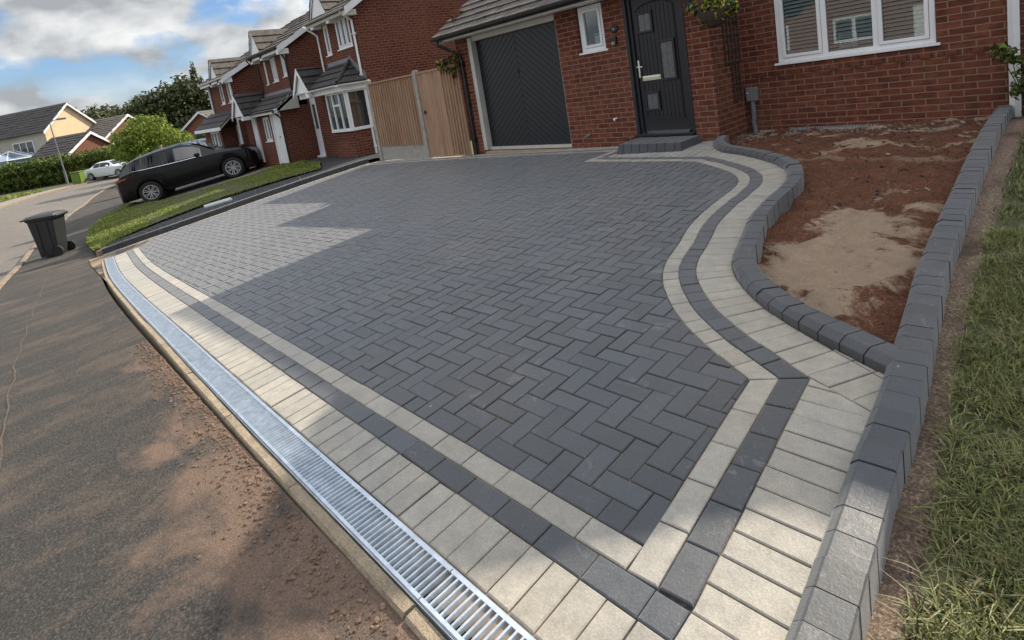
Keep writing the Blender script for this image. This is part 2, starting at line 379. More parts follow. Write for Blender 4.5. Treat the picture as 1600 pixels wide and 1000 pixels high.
def edging_mat():
    m, nt, b = new_mat('edging_concrete'); k = G(nt); p = k.pos(); r = k.isl()
    fi = k.noise(p, 160, 4, .8); mid = k.noise(p, 12, 6, .7)
    c = k.ramp(fi, [(.28, (.15,.105,.07)), (.5, (.36,.285,.195)), (.75, (.52,.44,.33))])
    c = k.mix(.6, c, k.ramp(mid, [(.32, .45), (.62, 1.15)]), 'MULTIPLY'); c = k.mix(.3, c, k.ramp(r, [(0, .7), (1, 1.2)]), 'MULTIPLY')
    k.set(b.inputs['Base Color'], c); b.inputs['Roughness'].default_value = .9
    k.set(b.inputs['Normal'], k.bump(k.math('ADD', fi, k.math('MULTIPLY', mid, 1.5)), .9, .012)); return m
MAT['edging'] = edging_mat()

def sandjoint_mat():
    m, nt, b = new_mat('joint_sand'); k = G(nt); p = k.pos()
    big = k.noise(p, 1.3, 6, .7, .5); fi = k.noise(p, 300, 3, .8)
    c = k.mix(k.ramp(big, [(.43, 0.0), (.57, 1.0)]), (.020,.019,.020), (.24,.17,.11)); c = k.mix(.5, c, k.ramp(fi, [(.3, .5), (.7, 1.3)]), 'MULTIPLY')
    k.set(b.inputs['Base Color'], c); b.inputs['Roughness'].default_value = .95; return m
MAT['joint'] = sandjoint_mat()
def wood_mat():
    m, nt, b = new_mat('fence_wood'); k = G(nt); p = k.pos(); r = k.isl()
    gr = k.noise(k.scalev(p, (22, 22, 1.2)), 2.0, 6, .65, .5); big = k.noise(k.scalev(p, (3, 3, .6)), 1.0, 4, .6)
    c = k.ramp(gr, [(.3, (.20,.105,.058)), (.7, (.40,.25,.155))]); c = k.mix(.5, c, k.ramp(r, [(0, .72), (1, 1.2)]), 'MULTIPLY')
    c = k.mix(k.ramp(big, [(.45, 0.0), (.7, .35)]), c, (.38,.29,.21))
    k.set(b.inputs['Base Color'], c); b.inputs['Roughness'].default_value = .8; k.set(b.inputs['Normal'], k.bump(gr, .3, .004)); return m
MAT['wood'] = wood_mat()
def leaf_mat(name, lo, hi, trans=.25, rough=.55):
    m, nt, b = new_mat(name); k = G(nt); r = k.isl(); p = k.pos(); big = k.noise(p, 1.6, 3, .5)
    c = k.ramp(k.math('ADD', k.math('MULTIPLY', r, .6), k.math('MULTIPLY', big, .4)), [(.2, lo), (.8, hi)])
    k.set(b.inputs['Base Color'], c); b.inputs['Roughness'].default_value = rough; b.inputs['Specular IOR Level'].default_value = .3
    out = nt.nodes['Material Output']; tl = k.n('ShaderNodeBsdfTranslucent', {'Color': c}); mx = k.n('ShaderNodeMixShader'); k.set(mx.inputs[0], trans)
    k.set(mx.inputs[1], b.outputs[0]); k.set(mx.inputs[2], tl.outputs[0]); k.set(out.inputs[0], mx.outputs[0]); return m
MAT['grass'] = leaf_mat('grass_blades', (.028,.040,.009), (.27,.28,.10), .3)
MAT['grass_far'] = leaf_mat('grass_short', (.085,.11,.016), (.28,.33,.07), .25)
MAT['lawnbase'] = simple('lawn_soil', (.050,.052,.018), .95, 0, .45, 12, .6)
MAT['leaf_bright'] = leaf_mat('leaf_bright', (.045,.085,.010), (.27,.34,.045), .30)
MAT['leaf_hedge'] = leaf_mat('leaf_hedge', (.035,.06,.012), (.19,.24,.05), .3)
MAT['leaf_dark'] = leaf_mat('leaf_dark', (.016,.025,.008), (.085,.10,.033), .2)
MAT['leaf_mid'] = leaf_mat('leaf_mid', (.022,.035,.010), (.12,.14,.045), .25)
MAT['leaf_red'] = leaf_mat('leaf_red', (.10,.03,.02), (.30,.14,.07), .25)
MAT['flower_blue'] = leaf_mat('petal_blue', (.02,.03,.09), (.08,.10,.25), .2)
MAT['flower_yellow'] = leaf_mat('petal_yellow', (.35,.30,.03), (.60,.50,.10), .2)
MAT['flower_red'] = leaf_mat('petal_red', (.30,.03,.03), (.55,.12,.08), .2)
MAT['bark'] = simple('bark', (.06,.045,.032), .95, 0, .4, 14, .6)
MAT['car_black'] = simple('car_paint_black', (.0035,.0045,.0065), .25, 0, 0, coat=.15, spec=.3)
MAT['car_white'] = simple('car_paint_white', (.62,.66,.68), .25, 0, 0, coat=1.0)
MAT['car_blue'] = simple('car_paint_blue', (.035,.05,.075), .22, .4, 0, coat=1.0)
MAT['car_silver'] = simple('car_paint_silver', (.42,.52,.62), .25, .4, 0, coat=1.0)
MAT['carglass'] = simple('car_glass', (.006,.007,.008), .05, 0, 0, spec=.35)
MAT['cargrey'] = simple('car_seethrough', (.20,.19,.18), .15)
MAT['taillight'] = simple('tail_light', (.28,.03,.02), .15, coat=1.0)
MAT['plate'] = simple('number_plate', (.6,.6,.55), .5)
MAT['green'] = simple('green_plastic', (.10,.16,.015), .5)
MAT['binplastic'] = simple('bin_plastic', (.018,.020,.024), .48, 0, .15, 20)

# ------------------------------------------------------------------ draped sheets
def clip_convex(poly, q):
    out = poly; n = len(q)
    for i in range(n):
        a, b = q[i], q[(i+1) % n]; inp = out; out = []
        if not inp: return []
        ex, ey = b[0]-a[0], b[1]-a[1]
        def side(p): return ex*(p[1]-a[1])-ey*(p[0]-a[0])
        for j in range(len(inp)):
            p, r = inp[j-1], inp[j]; sp, sr = side(p), side(r)
            if (sp >= 0) != (sr >= 0):
                t = sp/(sp-sr); out.append((p[0]+(r[0]-p[0])*t, p[1]+(r[1]-p[1])*t))
            if sr >= 0: out.append(r)
    return out
def area(p): return .5*sum(p[i-1][0]*p[i][1]-p[i][0]*p[i-1][1] for i in range(len(p)))
def drape(name, poly, off, cell, mat, h=g, kind='structure', parent=None, bumpz=None):
    if area(poly) < 0: poly = poly[::-1]
    xs = [p[0] for p in poly]; ys = [p[1] for p in poly]; mb = MB()
    i0, i1 = math.floor(min(xs)/cell), math.ceil(max(xs)/cell); j0, j1 = math.floor(min(ys)/cell), math.ceil(max(ys)/cell)
    idx = {}
    def vid(p):
        key = (round(p[0], 4), round(p[1], 4))
        if key not in idx: idx[key] = len(mb.v); mb.v.append((p[0], p[1], h(p[0], p[1])+off+(bumpz(p[0], p[1]) if bumpz else 0)))
        return idx[key]
    for i in range(i0, i1):
        for j in range(j0, j1):
            c = clip_convex(poly, [(i*cell, j*cell), ((i+1)*cell, j*cell), ((i+1)*cell, (j+1)*cell), (i*cell, (j+1)*cell)])
            if len(c) < 3 or abs(area(c)) < 1e-6: continue
            f = []
            for p in c:
                v = vid(p)
                if v not in f: f.append(v)
            if len(f) > 2: mb.f.append(tuple(f)); mb.m.append(0)
    o = mb.build(name, mat, parent, smooth=True, world=True, uv=False)
    if kind: tag(o, kind=kind)
    return o
def inset(poly, d):
    n = len(poly); out = []
    for i in range(n):
        a, b, c = Vector(poly[i-1]), Vector(poly[i]), Vector(poly[(i+1) % n])
        e1 = (b-a); e2 = (c-b)
        if e1.length < 1e-6 or e2.length < 1e-6: return None
        e1.normalize(); e2.normalize(); n1 = Vector((-e1.y, e1.x)); n2 = Vector((-e2.y, e2.x))
        m = n1+n2; L = m.length
        if L < .3: m = n1
        else: m = m/L; m = m/max(m.dot(n1), .5)
        out.append(tuple(b+m*d))
    return out
def clean(poly, eps=.006):
    out = []
    for p in poly:
        if not out or math.hypot(p[0]-out[-1][0], p[1]-out[-1][1]) > eps: out.append(p)
    while len(out) > 2 and math.hypot(out[0][0]-out[-1][0], out[0][1]-out[-1][1]) <= eps: out.pop()
    return out
def paver(mb, poly, off=.0, joint=.0027, ch=.0042, dep=.011, h=g):
    """one block: top face, 45 degree chamfer, short side wall down into the joint"""
    if area(poly) < 0: poly = poly[::-1]
    poly = clean(poly)
    if len(poly) < 3 or area(poly) < 1.6e-4: return
    o = inset(poly, joint*random.uniform(.6, 1.5)); 
    if not o or area(o) < 8e-5: return
    t = inset(o, ch)
    if not t or area(t) < 2e-5: return
    c = (sum(p[0] for p in o)/len(o), sum(p[1] for p in o)/len(o)); zc = h(*c)
    dz = random.gauss(0, .0011); tx, ty = random.gauss(0, .006), random.gauss(0, .006)
    gx = (h(c[0]+.05, c[1])-h(c[0]-.05, c[1]))/.1; gy = (h(c[0], c[1]+.05)-h(c[0], c[1]-.05))/.1
    def z(p, d): return zc+off+dz-d+(gx+tx)*(p[0]-c[0])+(gy+ty)*(p[1]-c[1])
    n = len(o); b = len(mb.v)
    mb.v.extend([(p[0], p[1], z(p, 0)) for p in t]+[(p[0], p[1], z(p, ch*.75)) for p in o]+[(p[0], p[1], z(p, dep)) for p in o])
    mb.f.append(tuple(range(b, b+n))); mb.m.append(mb.mat)
    for i in range(n):
        j = (i+1) % n
        mb.f.append((b+n+i, b+n+j, b+j, b+i)); mb.m.append(mb.mat)
        mb.f.append((b+2*n+i, b+2*n+j, b+n+j, b+n+i)); mb.m.append(mb.mat)

# paths in plan
def catmull(P, step=.05):
    out = []; n = len(P)
    for i in range(n-1):
        p0, p1, p2, p3 = P[max(i-1, 0)], P[i], P[i+1], P[min(i+2, n-1)]
        L = math.hypot(p2[0]-p1[0], p2[1]-p1[1]); k = max(2, int(L/step))
        for j in range(k):
            t = j/k; t2 = t*t; t3 = t2*t
            out.append(tuple(.5*((2*p1[a])+(-p0[a]+p2[a])*t+(2*p0[a]-5*p1[a]+4*p2[a]-p3[a])*t2+(-p0[a]+3*p1[a]-3*p2[a]+p3[a])*t3) for a in (0, 1)))
    out.append(tuple(P[-1])); return out
def offset_path(P, d):        # to the right of travel
    out = []
    for i in range(len(P)):
        a = Vector(P[i])-Vector(P[i-1]) if i > 0 else Vector(P[1])-Vector(P[0])
        b = Vector(P[i+1])-Vector(P[i]) if i < len(P)-1 else a
        a.normalize(); b.normalize(); n1 = Vector((a.y, -a.x)); n2 = Vector((b.y, -b.x)); m = (n1+n2).normalized()
        out.append(tuple(Vector(P[i])+m*(d/max(m.dot(n1), .35))))
    return out
def stations(P, step, kinks=()):
    """parameters (segment index + fraction) spaced by about step, always including the kinks"""
    S = [0.0]
    for a, b in zip(P, P[1:]): S.append(S[-1]+math.hypot(b[0]-a[0], b[1]-a[1]))
    ks = [0]+sorted(kinks)+[len(P)-1]; out = [0.0]
    for a, b in zip(ks, ks[1:]):
        L = S[b]-S[a]; n = max(1, round(L/step))
        for i in range(1, n+1):
            s = S[a]+L*i/n
            j = min(max(0, next((q for q in range(len(S)-1) if S[q+1] >= s-1e-9), len(S)-2)), len(S)-2)
            out.append(j+(s-S[j])/max(S[j+1]-S[j], 1e-9))
    return out
def at(P, t):
    i = min(int(t), len(P)-2); f = t-i; return (P[i][0]+(P[i+1][0]-P[i][0])*f, P[i][1]+(P[i+1][1]-P[i][1])*f)
def band(mb, A, B, step, kinks=(), **k):
    st = stations(A, step, kinks)
    for a, b in zip(st, st[1:]):
        paver(mb, [at(A, a), at(A, b), at(B, b), at(B, a)], **k)

# ------------------------------------------------------------------ the ground
def gh(X, Y): return g(X, Y)
xs = [-900,-500,-300,-200,-140,-100,-80]+list(np.arange(-70, 26, 1.0))+[30,40,60,100,200,500,900]
ys = [-900,-500,-300,-150,-80,-50]+list(np.arange(-36, 40, 1.0))+[45,60,80,120,200,400,900]
mb = MB()
for x in xs:
    for y in ys: mb.v.append((float(x), float(y), g(x, y)-.21))
ny = len(ys)
for i in range(len(xs)-1):
    for j in range(ny-1): mb.f.append((i*ny+j, (i+1)*ny+j, (i+1)*ny+j+1, i*ny+j+1)); mb.m.append(0)
tag(mb.build('ground', MAT['ground'], smooth=True, uv=False), kind='structure')

ROADK = [(24,-2.3),(8,-1.9),(0,-1.5),(-6,-1.05),(-10.5,-.80),(-14.3,-.54),(-17.2,-.22),(-20.7,.2),(-24.4,.98),(-30.4,2.1),(-36,3.1),(-41.6,4.7),(-45.5,7.5),(-47.6,12),(-48.5,30)]
ROADK = catmull(ROADK, .5)
FARK = catmull([(24,-9.8),(0,-8.8),(-14,-7.6),(-26,-5.4),(-38,-2.2),(-45.0,-.4),(-50,1.6),(-53.5,4.6),(-55.2,9),(-56,30)], .5)
drape('road', ROADK+FARK[::-1], -.115, .5, MAT['road'])
EDGE_OUT = [(.6,.52),(-1.3,.60),(-2.3,.595),(-4.1,.59),(-5.8,.60),(-7.9,.64),(-9.4,.70),(-11.2,.81),(-12.4,.90),(-13.5,.99)]
EO = catmull(EDGE_OUT, .1)
NEARK = [p for p in ROADK]
pav_poly = NEARK[:]      # near pavement: from kerb to the edging, past the drives and up the hill
back = [(-46.6,30),(-45.6,12),(-43.7,8.2),(-40.4,6.1),(-34,5.3),(-27,4.9),(-24,3.0),(-19.8,1.5),(-16.6,1.15),(-13.6,1.0)]
pav_poly += back+[p for p in EO[::-1]]+[(24,-.2)]
drape('pavement', pav_poly, -.02, .25, MAT['pavement'])
drape('far_pavement', FARK+[(-58.2,30),(-57.4,9),(-55.6,3.8),(-52,0.4),(-46,-2.4),(-38.6,-4.2),(-26.5,-7.4),(-14,-9.6),(0,-10.8),(24,-11.8)], -.012, 1.0, MAT['path'])
def kerb_line(name, P, w, top, step, mat, label=None, cat=None, kind=None, side=1, jit=.006, down=.14):
    """row of kerb stones, each one a loft with softened upper edges"""
    mb = MB(); st = stations(P, step); prof = [(0, -down), (0, top-.010), (.008, top), (w-.008, top), (w, top-.010), (w, -down)]; paths = {d: offset_path(P, d*side) if d else P for d in set(q[0] for q in prof)}
    for a, b in zip(st, st[1:]):
        e = .004/step*(b-a); a2, b2 = a+e, b-e; z0 = random.gauss(0, jit); z1 = z0+random.gauss(0, jit*.7); k = max(1, int(round((b2-a2)*math.hypot(P[int(a)+1][0]-P[int(a)][0], P[int(a)+1][1]-P[int(a)][1])/.15))); base = len(mb.v); n = len(prof)
        for i in range(k+1):
            f = i/k; t = a2+(b2-a2)*f; p0 = at(P, t); zg_ = g(*p0)
            for d, z in prof: p = at(paths[d], t); mb.v.append((p[0]+random.gauss(0, .0009), p[1]+random.gauss(0, .0009), zg_+z+(z0+(z1-z0)*f if z > -down else 0)+random.gauss(0, .0009)))
        for i in range(k):
            for j in range(n-1): q = (base+i*n+j, base+i*n+j+1, base+(i+1)*n+j+1, base+(i+1)*n+j); mb.f.append(q if side > 0 else q[::-1]); mb.m.append(0)
        q = tuple(base+j for j in range(n)); q2 = tuple(base+k*n+j for j in reversed(range(n))); mb.f += [q if side < 0 else q[::-1], q2 if side < 0 else q2[::-1]]; mb.m += [0, 0]
    o = mb.build(name, mat, uv=False)
    if kind: tag(o, kind=kind)
    else: tag(o, label, cat)
    return o
MAT['kerbstone'] = simple('old_kerb_stone', (.20,.155,.115), .9, 0, .3, 6, .5)
kerb_line('road_kerb', ROADK, .12, .008, .914, MAT['kerbstone'], kind='structure', side=1 if ROADK[0][0] > 0 else -1, down=.2)
kerb_line('far_road_kerb', FARK, .14, .0, .914, MAT['kerbstone'], kind='structure', side=-1, down=.2)

# ------------------------------------------------------------------ driveway
# inner line of the light band: right side, the S-curve, the doorstep, the garage apron
right_curve = catmull([(-1.05,2.20),(-1.21,2.30),(-1.39,2.42),(-1.63,2.62),(-1.89,2.93),(-2.04,3.22),(-2.13,3.57),(-2.25,4.0),(-2.30,4.4),(-2.32,4.85),(-2.37,5.14),(-2.55,5.42),(-2.90,5.71),(-3.22,5.93)], .06)
RL = [(-.97,1.125)]+[(-.97-.08*(i/6), 1.125+1.075*(i/6)) for i in range(1, 6)]+right_curve
k1 = 6; k2 = len(RL)-1
RL += [(-3.8,5.99),(-4.4,6.05),(-4.97,6.11)]; k3 = len(RL)-1
RL += [(-4.91,6.38),(-4.86,6.66)]; k4 = len(RL)-1
RL += [(-6.5,6.71),(-8.2,6.72),(-9.4,6.72),(-10.6,6.66),(-12.08,6.55)]
R1 = offset_path(RL, .104); R2 = offset_path(RL, .208)
# light inner line along the drain
BL = catmull([(-12.44,1.60),(-11.3,1.50),(-9.6,1.38),(-7.2,1.30),(-4.7,1.25),(-3.4,1.235),(-2.6,1.232),(-1.9,1.232),(-.96,1.23)], .1)
B1 = offset_path(BL, .104); B2 = offset_path(BL, .208); B3 = offset_path(BL, .418)
LEFT = [(-12.55,1.55),(-13.45,1.32)]
LK = [(-13.42,1.10),(-13.25,2.02),(-13.08,2.91),(-12.88,4.24),(-12.60,5.60),(-12.25,6.78)]   # kerb foot, left side
LL = offset_path(LK, .115)

pd, pl = MB(), MB()
region = BL+RL[2:]+[(-12.10,6.5)]+[(LL[i][0], LL[i][1]) for i in (4,3,2,1)]
def in_cells():
    w = .1016; xs = [p[0] for p in region]; ys = [p[1] for p in region]
    reg = region if area(region) > 0 else region[::-1]
    ox, oy = -.97+.013, 1.232
    nx0, nx1 = int((min(xs)-ox)/w)-3, int((max(xs)-ox)/w)+3; ny0, ny1 = int((min(ys)-oy)/w)-3, int((max(ys)-oy)/w)+3
    for i in range(nx0, nx1):
        for j in range(ny0, ny1):
            d = (i-j) % 4
            if d == 0: yield reg, (ox+i*w, oy+j*w, 2*w, w)          # block lying along x
            elif d == 3: yield reg, (ox+i*w, oy+(j)*w, w, 2*w)       # block lying along y

for reg, (x, y, w, h_) in in_cells():
    c = clip_convex(reg, [(x, y), (x+w, y), (x+w, y+h_), (x, y+h_)])
    if len(c) >= 3: paver(pd, c)
for mb_, A_, B_ in ((pl, RL, R1), (pd, R1, R2)):
    band(mb_, A_[:k1+1], B_[:k1+1], .2); band(mb_, A_[k1:k2+1], B_[k1:k2+1], .118); band(mb_, A_[k2:], B_[k2:], .2, (k3-k2, k4-k2))
# the last blocks of the drain side bands stop against the right-hand bands
def cut(P, x1):
    out = [p for p in P if p[0] < x1-.01]; a = out[-1]; b = P[len(out)] if len(out) < len(P) else a
    t = (x1-a[0])/max(b[0]-a[0], 1e-6) if b[0] > a[0] else 0; out.append((x1, a[1]+(b[1]-a[1])*t)); return out
def band2(mb, A, B, xe, step):
    A, B = cut(A, xe), cut(B, xe); n = round((A[-1][0]-A[0][0])/step)
    for i in range(n):
        def px(P, f):
            x = P[-1][0]+(P[0][0]-P[-1][0])*f
            for a, b in zip(P, P[1:]):
                if a[0] <= x+1e-9 <= b[0]+2e-9: return (x, a[1]+(b[1]-a[1])*(x-a[0])/max(b[0]-a[0], 1e-9))
            return P[0] if f > .5 else P[-1]
        a, b = i/n, (i+1)/n
        paver(mb, [px(A, b), px(A, a), px(B, a), px(B, b)])
band2(pl, BL, B1, -.972, .2); band2(pd, B1, B2, -.868, .2); band2(pl, B2, B3, -.762, .102)
# left edge: a single light course against the kerb
band(pl, LK[:], LL, .2)
# curved kerb foot
curve = right_curve
KC0 = offset_path(curve, .425)
KC = [(-.600,2.455)]+KC0[1:-4]+catmull([KC0[-4],(-3.02,6.26),(-3.26,6.52),(-3.42,6.82),(-3.475,7.09)], .06)[1:]
for _ in range(6): KC = [KC[0]]+[((KC[i-1][0]+2*KC[i][0]+KC[i+1][0])/4, (KC[i-1][1]+2*KC[i][1]+KC[i+1][1])/4) for i in range(1, len(KC)-1)]+[KC[-1]]
KW = catmull([(-.52,.80),(-.535,1.2),(-.555,1.5),(-.58,1.9),(-.60,2.3),(-.65,2.9),(-.71,3.6),(-.765,4.88),(-.81,6.0),(-.845,7.2),(-.865,7.9)], .08)
Rc = offset_path(RL, .208)[k1:k2+1]
n_ = len(Rc); Kc = [at(KC0, i/(n_-1)*(len(KC0)-1)) for i in range(n_)]
band(pl, Rc[2:], Kc[2:], .102)
def fill(mb, poly, org, ang, bw, bl, stagger=0.0):
    if area(poly) < 0: poly = poly[::-1]
    ca, sa = math.cos(ang), math.sin(ang)
    L = [((p[0]-org[0])*ca+(p[1]-org[1])*sa, -(p[0]-org[0])*sa+(p[1]-org[1])*ca) for p in poly]
    i0, i1 = math.floor(min(p[0] for p in L)/bw), math.ceil(max(p[0] for p in L)/bw); j0, j1 = math.floor(min(p[1] for p in L)/bl)-1, math.ceil(max(p[1] for p in L)/bl)+1
    for i in range(i0, i1):
        for j in range(j0, j1):
            y0 = j*bl+(stagger*bl if i % 2 else 0); q = clip_convex(L, [(i*bw, y0), ((i+1)*bw, y0), ((i+1)*bw, y0+bl), (i*bw, y0+bl)])
            if len(q) >= 3: paver(mb, [(org[0]+p[0]*ca-p[1]*sa, org[1]+p[0]*sa+p[1]*ca) for p in q])
Pk = Rc[0]; Ek = (-.592, 2.20)
# right-hand soldier course: rows lying across, up to the mitre
yy = 1.02; R2r = offset_path(RL, .208)
def xr(y): return -.762-.08*max(0, (y-1.125)/1.075)
def xk(y):
    for a, b in zip(KW, KW[1:]):
        if a[1] <= y <= b[1]: return a[0]+(b[0]-a[0])*(y-a[1])/(b[1]-a[1])
    return KW[0][0]
poly = [(R2r[0][0], .815), (xk(.815), .815), (xk(1.6), 1.6), Ek]+[R2r[i] for i in range(k1, -1, -1)]
fill(pl, poly, (-1.05, .815), 0.0, .6, .1035)
# small square of dark where the bands cross
paver(pd, [(-.868, 1.02), (-.762, 1.02), (-.762, 1.125), (-.868, 1.125)]); paver(pd, [(-.972, 1.02), (-.868, 1.02), (-.868, 1.125), (-.972, 1.125)])
aa = math.atan2(curve[1][1]-curve[0][1], curve[1][0]-curve[0][0])
fill(pl, [Pk, Ek, (-.594, 2.455), (-.83, 2.575), Kc[2], Rc[2]], Kc[2], aa, .102, .5)
# apron from the doorstep to the garage
wall_line = [(-12.05,6.93),(-8.9,6.95),(-8.20,7.09),(-8.19,7.16),(-5.98,7.16),(-5.97,7.10),(-3.50,7.10)]
kc_tail = [p for p in KC if p[1] > 5.95][::-1]
ap = [Rc[-1]]+R2[k2+1:]+wall_line+kc_tail[1:]
fill(pl, ap, (-4.9, 6.30), 0.0, .102, .204)
tag(pd.build('driveway_paving', MAT['pav_dark'], uv=False), kind='structure')
tag(pl.build('driveway_border', MAT['pav_light'], uv=False), kind='structure')
bed_poly = [(-13.45,.86),(-12.4,.80),(-8,.72),(-5,.70),(-.45,.70)]+[p for p in offset_path(KW, .05) if .8 < p[1] < 2.4]+offset_path(KC, .05)+[(-3.5,7.13),(-12.2,7.13),(-12.7,5.6),(-13.3,2.9)]
drape('paving_bed', bed_poly, -.0095, .2, MAT['joint'])

# ---- kerb walls made of charcoal blocks
def kerb_blocks(P, step, prof, mat, name, label, cat, jz=.002, jd=.002, side=1, kinks=()):
    mb = MB(); ds = sorted(set(d for d, z in prof)); paths = {d: (offset_path(P, d*side) if d else P) for d in ds}
    st = stations(P, step, kinks)
    for a, b in zip(st, st[1:]):
        e = (.0030 if step > .11 else .0014)/step*(b-a); dz = random.gauss(0, jz); tilt = random.gauss(0, jz*.8); dd = random.gauss(0, jd); rings = []
        for t, tz in ((a+e, -tilt), (b-e, tilt)):
            p0 = at(P, t); z0 = g(*p0); ring = []
            for d, z in prof:
                p = at(paths[d], t); q = Vector((p[0]-p0[0], p[1]-p0[1])); u = q.normalized() if q.length > 1e-6 else Vector((0, 0))
                ring.append((p[0]+u.x*dd, p[1]+u.y*dd, z0+z+(dz+tz if z > 0 else 0)))
            rings.append(ring)
        n = len(prof); base = len(mb.v); mb.v.extend(rings[0]+rings[1])
        for i in range(n-1):
            mb.f.append((base+i, base+n+i, base+n+i+1, base+i+1) if side < 0 else (base+i, base+i+1, base+n+i+1, base+n+i)); mb.m.append(0)
        mb.f.append(tuple(base+i for i in range(n))); mb.f.append(tuple(base+n+i for i in reversed(range(n)))); mb.m += [0, 0]
    o = mb.build(name, mat, bevel=.0012, uv=False); 
    bm = None
    import bmesh
    bm = bmesh.new(); bm.from_mesh(o.data); bmesh.ops.recalc_face_normals(bm, faces=bm.faces); bm.to_mesh(o.data); bm.free()
    tag(o, label, cat); return o
prof = [(0, -.05), (0, .034), (.003, .039), (.034, .063), (.042, .065), (.124, .065), (.129, .060), (.129, -.12)]
kerb_blocks(KC, .118, prof, MAT['kerb_dark'], 'block_kerb', 'curving charcoal block kerb between the driveway border and the soil bed', 'kerb', .0016, .0015)
prof2 = [(0, -.05), (0, .036), (.004, .043), (.024, .062), (.031, .0645), (.122, .0645), (.127, .060), (.127, -.16)]
kerb_blocks(KW, .104, prof2, MAT['kerb_dark'], 'block_kerb', 'straight charcoal block kerb between the soil bed and the right hand lawn', 'kerb', .0016, .0013)
prof3 = [(0, -.05), (0, .105), (.012, .120), (.085, .120), (.09, -.1)]
LKe = catmull(LK, .2)
kerb_blocks(LKe, .128, prof3, MAT['kerb_dark'], 'block_kerb', 'straight dark block kerb along the left edge of the driveway', 'kerb', .001, .001, side=-1)
LKo = offset_path([(-13.47,.97)]+LKe, -.094)
kerb_line('concrete_edging', LKo, .05, .105, .914, MAT['edging'], 'pale concrete edging behind the dark kerb beside the neighbouring tarmac strip', 'edging', side=-1, jit=.003)
# ---- pale edging stones between drain and pavement
dr_in = offset_path(BL, .423); 
def ext(P, x1): return P+[(x1, P[-1][1])]
dr_in = ext(dr_in, -.50); DO = offset_path(dr_in, .150)
kerb_line('concrete_edging', offset_path(dr_in, .153), .052, -.004, .914, MAT['edging'], 'worn sandy concrete edging stones between the slotted drain and the pavement', 'edging', side=1, jit=.003)

# ---- slotted drain: one metre grates in a steel channel
drain = thing('channel_drain', (-6, .75, g(-6, .75)), 'long galvanised slotted channel drain along the front edge of the driveway', 'drain')
trough = MB(); Q0 = offset_path(dr_in, .005); Q1 = offset_path(dr_in, .147)
stt = stations(dr_in, .25)
for a, b in zip(stt, stt[1:]):
    for A_, B_ in ((dr_in, Q0), (Q1, DO)):
        q = [at(A_, a), at(A_, b), at(B_, b), at(B_, a)]; q = q if area(q) > 0 else q[::-1]
        trough.mat = 0; trough.hexa([(x, y, g(x, y)-.10) for x, y in q], [(x, y, g(x, y)-.003) for x, y in q])
    q = [at(Q0, a), at(Q0, b), at(Q1, b), at(Q1, a)]; q = q if area(q) > 0 else q[::-1]
    trough.mat = 1; trough.face([(x, y, g(x, y)-.085) for x, y in q])
trough.build('channel', [MAT['steel'], MAT['black']], drain, uv=False)
S = [0.0]
for a, b in zip(dr_in, dr_in[1:]): S.append(S[-1]+math.hypot(b[0]-a[0], b[1]-a[1]))
def arc(s):
    s = max(0, min(S[-1]-1e-6, s)); i = max(j for j in range(len(S)-1) if S[j] <= s); return i+(s-S[i])/(S[i+1]-S[i])
s1 = S[-1]-.92; ends = [S[-1], s1]
while s1 > 1.0: s1 -= 1.0; ends.append(s1)
ends.append(0.0)
for b, a in zip(ends, ends[1:]):
    mb = MB(); pa, pb = Vector((*at(dr_in, arc(a+.002)), 0)), Vector((*at(dr_in, arc(b-.002)), 0)); pa.z, pb.z = g(pa.x, pa.y), g(pb.x, pb.y)
    u = (pb-pa); L = u.length; u.normalize(); w = Vector((u.y, -u.x, 0)).normalized(); up = w.cross(u)
    if up.z < 0: up = -up
    def pt(s, d, z): return pa+u*s+w*d+up*z
    def bar(s0, s1, d0, d1, z0, z1, t=0.0):
        mb.hexa([pt(s0, d0, z0), pt(s0, d1, z0), pt(s1, d1, z0), pt(s1, d0, z0)], [pt(s0+t, d0, z1), pt(s0+t, d1, z1), pt(s1-t, d1, z1), pt(s1-t, d0, z1)])
    bar(0, L, .006, .019, -.02, .001, .0); bar(0, L, .133, .146, -.02, .001)
    n = int(L/.0262); pitch = L/n
    for i in range(n):
        s = (i+.5)*pitch; bar(s-.0066, s+.0066, .018, .134, -.013, .0005, .003)
        bar(s-.0014, s+.0014, .020, .132, -.003, .0022, .0004)
    mb.build('grate', MAT['steel'], drain, uv=False)

